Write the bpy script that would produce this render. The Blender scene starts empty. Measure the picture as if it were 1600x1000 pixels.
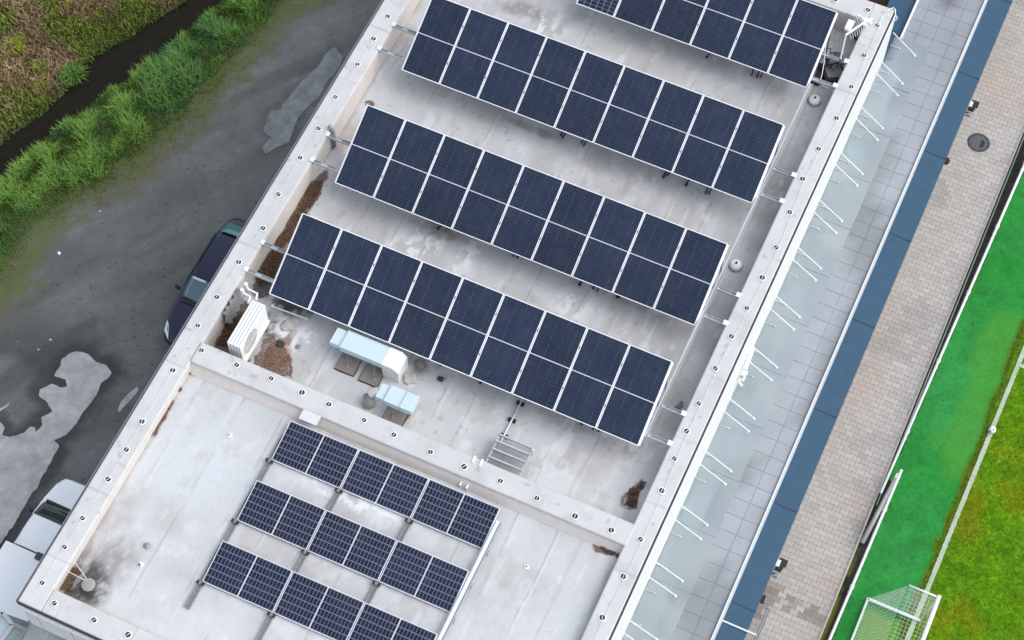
import bpy, bmesh, math, random
import numpy as np
from mathutils import Vector, Matrix, Euler

random.seed(7)
RNG = np.random.default_rng(11)
scene = bpy.context.scene
COL = scene.collection
rad = math.radians

# ------------------------------------------------------------------ camera
cam_data = bpy.data.cameras.new("camera")
cam = bpy.data.objects.new("camera", cam_data)
COL.objects.link(cam)
cam.location = (15.9947, -18.3073, 44.3373)
cam.rotation_euler = (0.4935, 0.0, 0.4302)
cam_data.sensor_width = 36.0
cam_data.lens = 3058.1 / 1600 * 36.0
cam_data.clip_start = 0.5
cam_data.clip_end = 1500
scene.camera = cam

# ------------------------------------------------------------------ world, sun, exposure
SUN_EL, SUN_AZ = rad(50), rad(72)          # azimuth from +Y towards +X
world = bpy.data.worlds.new("World")
scene.world = world
world.use_nodes = True
wt = world.node_tree
bg = wt.nodes["Background"]
sky = wt.nodes.new("ShaderNodeTexSky")
sky.sky_type = 'NISHITA'
sky.sun_disc = False
sky.sun_elevation = SUN_EL
sky.sun_rotation = SUN_AZ
sky.air_density = 1.0
sky.dust_density = 2.0
sky.ozone_density = 1.0
hs_w = wt.nodes.new("ShaderNodeHueSaturation"); hs_w.inputs['Saturation'].default_value = .42
wt.links.new(sky.outputs[0], hs_w.inputs['Color']); wt.links.new(hs_w.outputs[0], bg.inputs[0])
bg.inputs[1].default_value = 0.15
sun_data = bpy.data.lights.new("sun", 'SUN')
sun = bpy.data.objects.new("sun", sun_data)
COL.objects.link(sun)
sun_data.energy = 0.6
sun_data.angle = rad(60)
sun_data.color = (1.0, 0.94, 0.87)
sdir = Vector((math.sin(SUN_AZ) * math.cos(SUN_EL), math.cos(SUN_AZ) * math.cos(SUN_EL), math.sin(SUN_EL)))
sun.rotation_euler = (-sdir).to_track_quat('-Z', 'Y').to_euler()
sun.location = (40, 10, 40)
scene.view_settings.view_transform = 'Standard'
scene.view_settings.look = 'None'
scene.view_settings.exposure = 0.9
scene.view_settings.gamma = 1.0
scene.view_settings.use_curve_mapping = False

# ------------------------------------------------------------------ noise (numpy)
def _hash(ix, iy, seed):
    h = (ix.astype(np.int64) * 374761393 + iy.astype(np.int64) * 668265263 + seed * 974634777) & 0x7fffffff
    h = ((h ^ (h >> 13)) * 1274126177) & 0x7fffffff
    return ((h ^ (h >> 16)) & 0xffff) / 65535.0
def vnoise(x, y, seed=0):
    x = np.asarray(x, float); y = np.asarray(y, float)
    ix = np.floor(x); iy = np.floor(y); fx = x - ix; fy = y - iy
    fx = fx * fx * (3 - 2 * fx); fy = fy * fy * (3 - 2 * fy)
    a = _hash(ix, iy, seed); b = _hash(ix + 1, iy, seed); c = _hash(ix, iy + 1, seed); d = _hash(ix + 1, iy + 1, seed)
    return (a * (1 - fx) + b * fx) * (1 - fy) + (c * (1 - fx) + d * fx) * fy
def fbm(x, y, seed=0, oct=4, gain=0.5):
    s = 0; a = 1.0; t = 0
    for i in range(oct):
        s = s + a * vnoise(np.asarray(x) * 2 ** i, np.asarray(y) * 2 ** i, seed + i * 17); t += a; a *= gain
    return s / t
def sstep(a, b, v):
    t = np.clip((v - a) / (b - a), 0, 1); return t * t * (3 - 2 * t)
def poly_sd(px, py, poly):
    """signed distance to a closed polygon (negative inside)"""
    P = np.array([q[:2] for q in poly], float); n = len(P)
    d = np.full(np.shape(px), 1e9); inside = np.zeros(np.shape(px), bool)
    for i in range(n):
        a = P[i]; b = P[(i + 1) % n]; e = b - a
        wx = px - a[0]; wy = py - a[1]
        t = np.clip((wx * e[0] + wy * e[1]) / max(e @ e, 1e-9), 0, 1)
        d = np.minimum(d, np.hypot(wx - e[0] * t, wy - e[1] * t))
        c = ((a[1] > py) != (b[1] > py)) & (px < (b[0] - a[0]) * (py - a[1]) / ((b[1] - a[1]) if abs(b[1] - a[1]) > 1e-9 else 1e-9) + a[0])
        inside ^= c
    return np.where(inside, -d, d)
def line_dist(px, py, line):
    """distance to a polyline, signed by side: positive on the right of its direction"""
    P = np.array([q[:2] for q in line], float)
    best = np.full(np.shape(px), 1e9); sgn = np.zeros(np.shape(px))
    for i in range(len(P) - 1):
        a = P[i]; b = P[i + 1]; e = b - a
        wx = px - a[0]; wy = py - a[1]
        t = np.clip((wx * e[0] + wy * e[1]) / (e @ e), 0, 1)
        d = np.hypot(wx - e[0] * t, wy - e[1] * t)
        s = np.sign(e[1] * wx - e[0] * wy)
        m = d < best
        best = np.where(m, d, best); sgn = np.where(m, s, sgn)
    return best * sgn

# ------------------------------------------------------------------ materials
def mat(name, color, rough=0.6, metal=0.0, spec=0.5, noise=0.0, nscale=8.0, bump=0.0, bscale=60.0, attr=False, ndetail=5, coat=0.0, tint=None):
    m = bpy.data.materials.new(name); m.use_nodes = True
    nt = m.node_tree; b = nt.nodes["Principled BSDF"]
    b.inputs["Roughness"].default_value = rough
    b.inputs["Metallic"].default_value = metal
    b.inputs["Specular IOR Level"].default_value = spec
    b.inputs["Coat Weight"].default_value = coat
    src = None
    if attr:
        a = nt.nodes.new("ShaderNodeVertexColor"); a.layer_name = "col"; src = a.outputs[0]
    else:
        r = nt.nodes.new("ShaderNodeRGB"); r.outputs[0].default_value = (*color, 1); src = r.outputs[0]
    if noise > 0 or bump > 0:
        g = nt.nodes.new("ShaderNodeNewGeometry")
    if noise > 0:
        n = nt.nodes.new("ShaderNodeTexNoise"); n.inputs["Scale"].default_value = nscale; n.inputs["Detail"].default_value = ndetail
        n.inputs["Roughness"].default_value = 0.65
        nt.links.new(g.outputs["Position"], n.inputs["Vector"])
        mr = nt.nodes.new("ShaderNodeMapRange")
        mr.inputs["From Min"].default_value = 0.25; mr.inputs["From Max"].default_value = 0.75
        mr.inputs["To Min"].default_value = 1 - noise; mr.inputs["To Max"].default_value = 1 + noise
        nt.links.new(n.outputs["Fac"], mr.inputs["Value"])
        mx = nt.nodes.new("ShaderNodeVectorMath"); mx.operation = 'SCALE'
        nt.links.new(src, mx.inputs[0]); nt.links.new(mr.outputs[0], mx.inputs["Scale"])
        src = mx.outputs[0]
    nt.links.new(src, b.inputs["Base Color"])
    if bump > 0:
        n2 = nt.nodes.new("ShaderNodeTexNoise"); n2.inputs["Scale"].default_value = bscale; n2.inputs["Detail"].default_value = 4
        nt.links.new(g.outputs["Position"], n2.inputs["Vector"])
        bp = nt.nodes.new("ShaderNodeBump"); bp.inputs["Strength"].default_value = bump; bp.inputs["Distance"].default_value = 0.02
        nt.links.new(n2.outputs["Fac"], bp.inputs["Height"]); nt.links.new(bp.outputs[0], b.inputs["Normal"])
    return m

M = {}
M['roof'] = mat('roof_membrane', (.5, .5, .5), .5, noise=.05, nscale=14, bump=.12, bscale=9, attr=True)
M['coping'] = mat('coping_membrane', (.5, .5, .5), .55, noise=.04, nscale=20, bump=.08, bscale=14, attr=True)
M['upstand'] = mat('upstand_membrane', (.60, .56, .52), .6, noise=.07, nscale=5, bump=.15, bscale=12)
M['render'] = mat('white_render', (.78, .78, .77), .7, noise=.03, nscale=6)
M['drip'] = mat('dark_drip_metal', (.03, .032, .045), .5, noise=.2, nscale=20)
M['black'] = mat('black_plastic', (.012, .012, .014), .5, noise=.2, nscale=30)
M['rubber'] = mat('black_rubber', (.015, .015, .022), .6, noise=.2, nscale=30)
M['alu'] = mat('aluminium_frame', (.84, .85, .87), .5, metal=.0, noise=.04, nscale=30)
M['galv'] = mat('galvanised_steel', (.50, .53, .56), .42, metal=.45, noise=.12, nscale=18)
M['galv_dark'] = mat('weathered_steel', (.27, .27, .28), .55, metal=.3, noise=.2, nscale=12)
M['white_paint'] = mat('white_paint', (.80, .81, .82), .4, noise=.03, nscale=12)
M['ac_white'] = mat('ac_casing_white', (.76, .77, .76), .45, noise=.03, nscale=9)
M['ac_groove'] = mat('ac_groove_grey', (.36, .39, .42), .5, noise=.1, nscale=20)
M['ac_grille'] = mat('ac_grille_grey', (.42, .43, .42), .6, noise=.15, nscale=25)
M['duct'] = mat('duct_sheet_metal', (.50, .62, .67), .4, metal=.0, noise=.04, nscale=5)
M['duct_white'] = mat('duct_white_sheet', (.74, .75, .75), .4, noise=.05, nscale=8)
M['duct_side'] = mat('duct_seam_metal', (.48, .52, .54), .4, metal=.3, noise=.08, nscale=10)
M['slab'] = mat('concrete_slab', (.23, .205, .18), .85, noise=.16, nscale=9, bump=.3, bscale=40)
M['concrete'] = mat('pale_concrete', (.42, .41, .39), .85, noise=.14, nscale=7, bump=.2, bscale=40)
M['tar'] = mat('tar_sealant', (.035, .03, .028), .7, noise=.4, nscale=20, bump=.4, bscale=30)
M['tile'] = mat('deck_tile', (.5, .5, .5), .5, noise=.05, nscale=7, attr=True)
M['joint'] = mat('tile_joint', (.275, .29, .315), .8, noise=.2, nscale=10)
M['blue'] = mat('blue_coated_sheet', (.036, .086, .142), .45, noise=.09, nscale=2.5, spec=.22)
M['blue_dark'] = mat('blue_seam', (.018, .04, .075), .5, noise=.1, nscale=8)
M['edge'] = mat('white_edge_trim', (.74, .77, .80), .35, metal=.2, noise=.05, nscale=10)
M['paver'] = mat('paving_block', (.5, .5, .5), .85, noise=.10, nscale=22, bump=.25, bscale=60, attr=True)
M['paver_joint'] = mat('paving_joint', (.165, .155, .14), .95, noise=.35, nscale=14)
M['kerb'] = mat('kerb_concrete', (.50, .48, .42), .85, noise=.18, nscale=8, bump=.2, bscale=40)
M['terrain'] = mat('lane_and_bank', (.1, .1, .1), .9, noise=.26, nscale=30, bump=.5, bscale=22, attr=True, spec=.3)
M['water'] = mat('dark_stream_water', (.012, .010, .006), .25, spec=.12, noise=.3, nscale=3, bump=.08, bscale=5)
M['puddle'] = mat('sky_pale_puddle', (.33, .335, .335), .12, noise=.34, nscale=2.1, bump=.02, bscale=3, spec=.6)  # pale base colour holds the reflected sky
M['pitch'] = mat('pitch_surface', (.1, .3, .05), .9, noise=.16, nscale=14, bump=.5, bscale=70, attr=True, spec=.15)
M['blade'] = mat('grass_blade', (.1, .2, .05), .75, attr=True, spec=.2)
M['litter'] = mat('leaf_litter', (.2, .1, .05), .9, attr=True, noise=.1, nscale=30, spec=.2)
M['chalk'] = mat('chalk_line', (.40, .47, .36), .9, noise=.28, nscale=24)
M['car_navy'] = mat('navy_car_paint', (.008, .012, .040), .3, noise=.08, nscale=4, coat=.12)
M['car_glass'] = mat('car_glass', (.07, .12, .165), .08, noise=.06, nscale=3, spec=.9)
M['car_glass_teal'] = mat('teal_rear_glass', (.05, .19, .19), .1, noise=.06, nscale=3, spec=.9)
M['van_glass'] = mat('dark_windscreen', (.012, .022, .024), .08, noise=.1, nscale=3, spec=.6)
M['van_white'] = mat('white_van_paint', (.74, .78, .80), .3, noise=.03, nscale=3, coat=.3)
M['lamp_glass'] = mat('headlight_glass', (.62, .66, .68), .15, noise=.06, nscale=10)
M['tyre'] = mat('tyre_rubber', (.018, .018, .018), .85, noise=.2, nscale=20)
M['iron'] = mat('cast_iron', (.065, .068, .078), .55, metal=.4, noise=.3, nscale=24, bump=.3, bscale=50)
M['net'] = mat('net_cord', (.62, .72, .64), .8, noise=.05, nscale=20)
M['vent'] = mat('vent_cap_beige', (.30, .285, .25), .7, noise=.12, nscale=16)
M['red'] = mat('red_cap', (.45, .03, .03), .5, noise=.1, nscale=30)
M['brown_pot'] = mat('soil', (.07, .035, .02), .95, noise=.4, nscale=10)
M['leaf'] = mat('shrub_leaf', (.06, .14, .02), .7, attr=True, spec=.3)
M['stem'] = mat('shrub_stem', (.06, .04, .02), .9, noise=.2, nscale=30)

def frosted():
    m = bpy.data.materials.new('frosted_glass'); m.use_nodes = True
    nt = m.node_tree; nt.nodes.clear()
    out = nt.nodes.new("ShaderNodeOutputMaterial")
    gl = nt.nodes.new("ShaderNodeBsdfRefraction"); gl.inputs["Color"].default_value = (.90, .94, .945, 1); gl.inputs["Roughness"].default_value = .34; gl.inputs["IOR"].default_value = 1.42
    df = nt.nodes.new("ShaderNodeBsdfDiffuse"); df.inputs["Color"].default_value = (.65, .69, .70, 1)
    tl = nt.nodes.new("ShaderNodeBsdfTranslucent"); tl.inputs["Color"].default_value = (.60, .68, .72, 1)
    gs = nt.nodes.new("ShaderNodeBsdfGlossy"); gs.inputs["Roughness"].default_value = .2; gs.inputs["Color"].default_value = (.8, .85, .9, 1)
    n = nt.nodes.new("ShaderNodeTexNoise"); n.inputs["Scale"].default_value = .75; n.inputs["Detail"].default_value = 4
    g = nt.nodes.new("ShaderNodeNewGeometry"); nt.links.new(g.outputs["Position"], n.inputs["Vector"])
    mr = nt.nodes.new("ShaderNodeMapRange"); mr.inputs["From Min"].default_value = .3; mr.inputs["From Max"].default_value = .7; mr.inputs["To Min"].default_value = .02; mr.inputs["To Max"].default_value = .62
    nt.links.new(n.outputs["Fac"], mr.inputs["Value"])
    m1 = nt.nodes.new("ShaderNodeMixShader"); m1.inputs[0].default_value = .42
    nt.links.new(df.outputs[0], m1.inputs[1]); nt.links.new(tl.outputs[0], m1.inputs[2])
    m2 = nt.nodes.new("ShaderNodeMixShader"); nt.links.new(mr.outputs[0], m2.inputs[0])
    nt.links.new(gl.outputs[0], m2.inputs[1]); nt.links.new(m1.outputs[0], m2.inputs[2])
    fr = nt.nodes.new("ShaderNodeFresnel"); fr.inputs[0].default_value = 1.45
    m3 = nt.nodes.new("ShaderNodeMixShader"); nt.links.new(fr.outputs[0], m3.inputs[0])
    nt.links.new(m2.outputs[0], m3.inputs[1]); nt.links.new(gs.outputs[0], m3.inputs[2])
    nt.links.new(m3.outputs[0], out.inputs[0])
    return m
M['frost'] = frosted()

def panel_material(name, base, line, W, H, nx, ny, gx, gy, split, splitw, strength, busbars=0, fine=0.0):
    """cells of a photovoltaic laminate in the panel's own coordinates (0..W, 0..H)"""
    m = bpy.data.materials.new(name); m.use_nodes = True
    nt = m.node_tree; b = nt.nodes["Principled BSDF"]
    b.inputs["Roughness"].default_value = .22; b.inputs["Specular IOR Level"].default_value = .27
    tc = nt.nodes.new("ShaderNodeTexCoord"); sp = nt.nodes.new("ShaderNodeSeparateXYZ")
    nt.links.new(tc.outputs["Object"], sp.inputs[0])
    def mth(op, a, c=None, d=None):
        n = nt.nodes.new("ShaderNodeMath"); n.operation = op
        for i, v in enumerate((a, c, d)):
            if v is None: continue
            if isinstance(v, (int, float)): n.inputs[i].default_value = v
            else: nt.links.new(v, n.inputs[i])
        return n.outputs[0]
    def gridline(v, pitch, off, wid):
        fr = mth('FRACT', mth('DIVIDE', mth('SUBTRACT', v, off), pitch))
        c = mth('ABSOLUTE', mth('SUBTRACT', fr, .5))
        return mth('GREATER_THAN', c, .5 - wid / pitch / 2)
    X, Y = sp.outputs[0], sp.outputs[1]
    inset = .022
    lx = gridline(X, (W - 2 * inset) / nx, inset, gx)
    ly = gridline(Y, (H - 2 * inset) / ny, inset, gy)
    g = mth('MAXIMUM', lx, ly)
    fac = mth('MULTIPLY', g, strength)
    if busbars:
        bb = gridline(X, (W - 2 * inset) / busbars, inset + .09, .010)
        nz = nt.nodes.new("ShaderNodeTexNoise"); nz.inputs["Scale"].default_value = 6.0; nz.inputs["Detail"].default_value = 2
        nt.links.new(tc.outputs["Object"], nz.inputs["Vector"])
        brk = mth('GREATER_THAN', nz.outputs["Fac"], .48)
        fac = mth('MAXIMUM', fac, mth('MULTIPLY', mth('MULTIPLY', bb, brk), fine))
    sv = Y if split == 'y' else X
    mid = (H if split == 'y' else W) / 2
    sl = mth('LESS_THAN', mth('ABSOLUTE', mth('SUBTRACT', sv, mid)), splitw / 2)
    # slight cell to cell colour differences
    oi = nt.nodes.new("ShaderNodeObjectInfo")
    cb = nt.nodes.new("ShaderNodeCombineXYZ")
    nt.links.new(mth('FLOOR', mth('DIVIDE', X, (W - 2 * inset) / nx)), cb.inputs[0])
    nt.links.new(mth('FLOOR', mth('DIVIDE', Y, (H - 2 * inset) / ny)), cb.inputs[1])
    nt.links.new(mth('MULTIPLY', oi.outputs["Random"], 91.0), cb.inputs[2])
    wn = nt.nodes.new("ShaderNodeTexWhiteNoise"); nt.links.new(cb.outputs[0], wn.inputs["Vector"])
    var = mth('ADD', mth('MULTIPLY', wn.outputs["Value"], .14), mth('ADD', .80, mth('MULTIPLY', oi.outputs["Random"], .22)))
    c0 = nt.nodes.new("ShaderNodeVectorMath"); c0.operation = 'SCALE'; c0.inputs[0].default_value = base; nt.links.new(var, c0.inputs["Scale"])
    # dust film
    dn = nt.nodes.new("ShaderNodeTexNoise"); dn.inputs["Scale"].default_value = 2.2; dn.inputs["Detail"].default_value = 6
    gp = nt.nodes.new("ShaderNodeNewGeometry"); nt.links.new(gp.outputs["Position"], dn.inputs["Vector"])
    dmr = nt.nodes.new("ShaderNodeMapRange"); dmr.inputs["From Min"].default_value = .4; dmr.inputs["From Max"].default_value = .75; dmr.inputs["To Max"].default_value = .028
    nt.links.new(dn.outputs["Fac"], dmr.inputs["Value"])
    md = nt.nodes.new("ShaderNodeMix"); md.data_type = 'RGBA'
    nt.links.new(dmr.outputs[0], md.inputs["Factor"]); nt.links.new(c0.outputs[0], md.inputs["A"]); md.inputs["B"].default_value = (.35, .35, .35, 1)
    mx = nt.nodes.new("ShaderNodeMix"); mx.data_type = 'RGBA'
    nt.links.new(fac, mx.inputs["Factor"]); nt.links.new(md.outputs["Result"], mx.inputs["A"]); mx.inputs["B"].default_value = (*line, 1)
    m2 = nt.nodes.new("ShaderNodeMix"); m2.data_type = 'RGBA'
    nt.links.new(sl, m2.inputs["Factor"]); nt.links.new(mx.outputs["Result"], m2.inputs["A"]); m2.inputs["B"].default_value = (.55, .56, .58, 1)
    nt.links.new(m2.outputs["Result"], b.inputs["Base Color"])
    rr = mth('ADD', .2, mth('MULTIPLY', dn.outputs["Fac"], .12)); nt.links.new(rr, b.inputs["Roughness"])
    return m
BW, BL = 1.134, 2.273       # large panels
SW, SL = 1.905, 1.10        # small roof panels, laid landscape
M['pv_big'] = panel_material('dark_pv_laminate', (.0165, .026, .053), (.07, .09, .15), BW, BL, 6, 24, .006, .010, 'y', .026, .30, 4, .85)
M['pv_small'] = panel_material('gridded_pv_laminate', (.010, .013, .036), (.115, .135, .19), SW, SL, 20, 6, .016, .026, 'x', .034, 1.0)
M['pv_grid_big'] = panel_material('gridded_large_laminate', (.014, .020, .05), (.17, .20, .27), BW, BL, 6, 20, .022, .012, 'y', .03, .9)

# ------------------------------------------------------------------ mesh helpers
class MB:
    def __init__(s): s.v = []; s.f = []; s.mi = []; s.c = []
    def add(s, verts, faces, mi=0, col=None):
        o = len(s.v); s.v.extend([tuple(p) for p in verts]); s.f.extend([tuple(i + o for i in f) for f in faces]); s.mi.extend([mi] * len(faces))
        s.c.extend(col if isinstance(col, list) else [col or (1, 1, 1)] * len(verts))
    def box(s, a, b, mi=0, col=None):
        x0, y0, z0 = a; x1, y1, z1 = b
        v = [(x0, y0, z0), (x1, y0, z0), (x1, y1, z0), (x0, y1, z0), (x0, y0, z1), (x1, y0, z1), (x1, y1, z1), (x0, y1, z1)]
        s.add(v, [(3, 2, 1, 0), (4, 5, 6, 7), (0, 1, 5, 4), (1, 2, 6, 5), (2, 3, 7, 6), (3, 0, 4, 7)], mi, col)
    def hexa(s, low, high, mi=0):
        n = len(low); v = list(low) + list(high)
        f = [tuple(range(n - 1, -1, -1)), tuple(range(n, 2 * n))] + [(i, (i + 1) % n, n + (i + 1) % n, n + i) for i in range(n)]
        s.add(v, f, mi)
    def prism(s, poly, z0, z1, mi=0):
        s.hexa([(p[0], p[1], z0) for p in poly], [(p[0], p[1], z1) for p in poly], mi)
    def bar(s, p, q, w, h, mi=0, up=(0, 0, 1)):
        p = Vector(p); q = Vector(q); d = (q - p).normalized(); up = Vector(up)
        if abs(d.dot(up)) > .98: up = Vector((0, 1, 0))
        sx = d.cross(up).normalized() * w / 2; sz = d.cross(sx).normalized() * h / 2
        lo = [p - sx - sz, p + sx - sz, p + sx + sz, p - sx + sz]; hi = [q - sx - sz, q + sx - sz, q + sx + sz, q - sx + sz]
        s.hexa(lo, hi, mi)
    def tube(s, pts, r, n=8, mi=0, cap=True):
        pts = [Vector(p) for p in pts]; rings = []
        for i, p in enumerate(pts):
            d = (pts[min(i + 1, len(pts) - 1)] - pts[max(i - 1, 0)]).normalized()
            u = Vector((0, 0, 1)) if abs(d.z) < .9 else Vector((1, 0, 0))
            a = d.cross(u).normalized(); b = d.cross(a).normalized()
            rr = r[i] if isinstance(r, (list, tuple)) else r
            rings.append([p + a * rr * math.cos(2 * math.pi * k / n) + b * rr * math.sin(2 * math.pi * k / n) for k in range(n)])
        v = [q for ring in rings for q in ring]; f = []
        for i in range(len(pts) - 1):
            for k in range(n): f.append((i * n + k, i * n + (k + 1) % n, (i + 1) * n + (k + 1) % n, (i + 1) * n + k))
        if cap: f.append(tuple(range(n - 1, -1, -1))); f.append(tuple(range((len(pts) - 1) * n, len(pts) * n)))
        s.add(v, f, mi)
    def lathe(s, prof, c, n=20, mi=0, cap=True):
        v = []; f = []
        for (r, z) in prof:
            for k in range(n): v.append((c[0] + r * math.cos(2 * math.pi * k / n), c[1] + r * math.sin(2 * math.pi * k / n), c[2] + z))
        for i in range(len(prof) - 1):
            for k in range(n): f.append((i * n + k, i * n + (k + 1) % n, (i + 1) * n + (k + 1) % n, (i + 1) * n + k))
        if cap: f.append(tuple(range(n - 1, -1, -1))); f.append(tuple(range((len(prof) - 1) * n, len(prof) * n)))
        s.add(v, f, mi)
    def build(s, name, mats, parent=None, colors=False, smooth=False, bevel=0.0, loc=None):
        me = bpy.data.meshes.new(name); me.from_pydata(s.v, [], s.f)
        if not isinstance(mats, (list, tuple)): mats = [mats]
        for m in mats: me.materials.append(m)
        if len(mats) > 1: me.polygons.foreach_set("material_index", s.mi)
        if colors:
            ca = me.color_attributes.new("col", 'FLOAT_COLOR', 'POINT')
            arr = np.ones((len(s.v), 4), np.float32); arr[:, :3] = np.array(s.c, np.float32); ca.data.foreach_set("color", arr.ravel())
        bm = bmesh.new(); bm.from_mesh(me)
        if not colors: bmesh.ops.recalc_face_normals(bm, faces=bm.faces)
        bm.to_mesh(me); bm.free()
        if smooth: me.polygons.foreach_set("use_smooth", [True] * len(me.polygons))
        o = bpy.data.objects.new(name, me); COL.objects.link(o)
        if parent is not None: o.parent = parent
        if loc is not None: o.location = loc
        if bevel > 0:
            md = o.modifiers.new("bevel", 'BEVEL'); md.width = bevel; md.segments = 2; md.limit_method = 'ANGLE'
        return o
def mesh_np(name, V, F, m, col=None, parent=None, smooth=False):
    me = bpy.data.meshes.new(name)
    V = np.asarray(V, np.float32); F = np.asarray(F, np.int32); k = F.shape[1]
    me.vertices.add(len(V)); me.vertices.foreach_set("co", V.ravel())
    me.loops.add(F.size); me.loops.foreach_set("vertex_index", F.ravel())
    me.polygons.add(len(F)); me.polygons.foreach_set("loop_start", np.arange(0, F.size, k, dtype=np.int32))
    me.update(calc_edges=True)
    me.materials.append(m)
    if col is not None:
        ca = me.color_attributes.new("col", 'FLOAT_COLOR', 'POINT'); a = np.ones((len(V), 4), np.float32); a[:, :3] = col; ca.data.foreach_set("color", a.ravel())
    if smooth: me.polygons.foreach_set("use_smooth", np.ones(len(F), bool))
    o = bpy.data.objects.new(name, me); COL.objects.link(o)
    if parent is not None: o.parent = parent
    return o
def grid_np(x0, x1, y0, y1, step):
    nx = int(round((x1 - x0) / step)) + 1; ny = int(round((y1 - y0) / step)) + 1
    X, Y = np.meshgrid(np.linspace(x0, x1, nx), np.linspace(y0, y1, ny))
    i = np.arange(nx * ny).reshape(ny, nx)
    F = np.stack([i[:-1, :-1], i[:-1, 1:], i[1:, 1:], i[1:, :-1]], -1).reshape(-1, 4)
    return X.ravel(), Y.ravel(), F
def thing(name, label, cat, loc=(0, 0, 0), group=None):
    o = bpy.data.objects.new(name, None); COL.objects.link(o); o.location = loc; o.empty_display_size = .2
    return tag(o, label, cat, group)
def tag(o, label, cat=None, group=None, kind=None):
    o["label"] = label
    if cat: o["category"] = cat
    if group: o["group"] = group
    if kind: o["kind"] = kind
    return o
def dup(root, loc=None, label=None):
    r = root.copy(); COL.objects.link(r)
    if loc is not None: r.location = loc
    if label: r["label"] = label
    for ch in list(root.children):
        c = ch.copy(); COL.objects.link(c); c.parent = r
        for g in list(ch.children):
            d = g.copy(); COL.objects.link(d); d.parent = c
    return r
ORD = ['first', 'second', 'third', 'fourth', 'fifth', 'sixth', 'seventh', 'eighth', 'ninth']
def mixc(C, col, a):
    a = np.clip(a, 0, 1)[:, None]; return C * (1 - a) + np.array(col, float)[None] * a

GZ = -6.0          # ground level; the roof coping is z = 0
FU, FL = -0.78, -0.32   # floors of the upper and lower roof

# ------------------------------------------------------------------ ground
g = MB(); g.add([(-300, -300, -7.7), (300, -300, -7.7), (300, 300, -7.7), (-300, 300, -7.7)], [(0, 1, 2, 3)])
o = g.build('ground', M['brown_pot']); tag(o, 'brown earth ground reaching out under the lane and the pitch', None, kind='structure')

# ------------------------------------------------------------------ lane, verge, banks
grass_edge = [(-9.679, -0.763, -6.000), (-9.226, 0.614, -6.000), (-9.455, 1.700, -6.000), (-9.549, 3.310, -6.000), (-8.895, 4.453, -6.000), (-8.313, 5.170, -6.000), (-7.976, 6.132, -6.000), (-7.673, 7.371, -6.000), (-7.360, 8.214, -6.000), (-7.203, 9.151, -6.000), (-7.068, 10.142, -6.000), (-6.789, 11.945, -6.000), (-6.558, 13.237, -6.000), (-6.347, 14.596, -6.000), (-5.629, 18.698, -6.000)]
stream_right = [(-12.241, 3.023, -6.600), (-11.763, 4.458, -6.600), (-11.383, 5.714, -6.600), (-11.034, 7.051, -6.600), (-10.706, 7.864, -6.600), (-10.277, 8.918, -6.600), (-9.954, 9.771, -6.600), (-9.504, 10.908, -6.600), (-9.148, 12.071, -6.600), (-8.893, 13.315, -6.600), (-8.623, 15.220, -6.600), (-8.216, 18.070, -6.600)]
stream_left = [(-12.985, 4.204, -6.600), (-12.459, 5.584, -6.600), (-12.287, 6.134, -6.600), (-11.829, 7.216, -6.600), (-11.658, 8.096, -6.600), (-11.523, 9.051, -6.600), (-11.457, 9.737, -6.600), (-10.883, 10.774, -6.600), (-10.353, 11.911, -6.600), (-9.929, 12.840, -6.600), (-9.576, 14.783, -6.600), (-9.187, 17.625, -6.600)]
STEP = 0.06
X, Y, F = grid_np(-19.5, -1.3, -11, 22, STEP)
de = line_dist(X, Y, grass_edge)           # >0 lane side
dr = line_dist(X, Y, stream_right)         # >0 lane side of the water
dl = line_dist(X, Y, stream_left)          # <0 far bank
n1 = fbm(X * .8, Y * .8, 3); n2 = fbm(X * 3.2, Y * 3.2, 5); n3 = fbm(X * 11, Y * 11, 9, 3); n4 = fbm(X * .35, Y * .35, 21, 3)
Z = np.full(X.shape, GZ)
ver = sstep(.15, -.7, de + (n2 - .5) * .6)
Z = Z - .52 * sstep(1.3, .0, dr) - .5 * sstep(.05, -.2, dr)
Z = np.where(dl < 0, GZ - .64 + .75 * sstep(0, -2.6, dl), Z)
Z = np.where((dl >= 0) & (dr <= 0), GZ - .64 - .4 * sstep(0, .2, np.minimum(dl, -dr)), Z)
Z = Z + ((n3 - .5) * .05 + (n2 - .5) * .10) * ver * sstep(-.05, .3, np.maximum(dr, -dl))
Z = Z + .01 * (n1 - .5)
wy = X * 0.55 + Y * .83                     # along lane
across = X * .83 - Y * .55
asph = np.array([.122, .131, .129]); C = np.tile(asph, (len(X), 1))
C = C * (0.74 + .36 * n1 + .16 * n2)[:, None]
trk = fbm(across * 1.6, wy * .16, 31, 3)
C = mixc(C, (.078, .080, .076), sstep(.48, .74, trk) * .55)
C = mixc(C, (.040, .042, .042), sstep(.56, .76, fbm(across * .9 + 7, wy * .3, 41, 5)) * .25)
C = C * (.80 + .24 * fbm(X * 14, Y * 14, 47, 2) + .18 * fbm(X * 5, Y * 5, 49, 3))[:, None]
wet = sstep(.45, .62, fbm(X * .5 + 3, Y * .5, 44, 4)) * sstep(2.5, -1.5, Y)
C = mixc(C, (.034, .036, .036), wet * .6)
sp_ = _hash(np.floor(X / .06), np.floor(Y / .06), 77)
C = mixc(C, (.20, .20, .19), (sp_ > .9990) * .45 * (de > .4))
C = mixc(C, (.018, .018, .018), (sp_ < .006) * .6)
soil_m = sstep(1.15, .05, de + (n2 - .5) * 1.5 + (n1 - .5) * 1.2)
C = mixc(C, (.105, .098, .082), soil_m * .65)
C = mixc(C, (.085, .105, .03), sstep(1.0, -.1, de + (n2 - .5) * 1.6 + (n4 - .5)) * .75)
gcol = np.stack([.030 + .05 * n2, .060 + .065 * n3, .014 + .014 * n2], -1)
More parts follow.
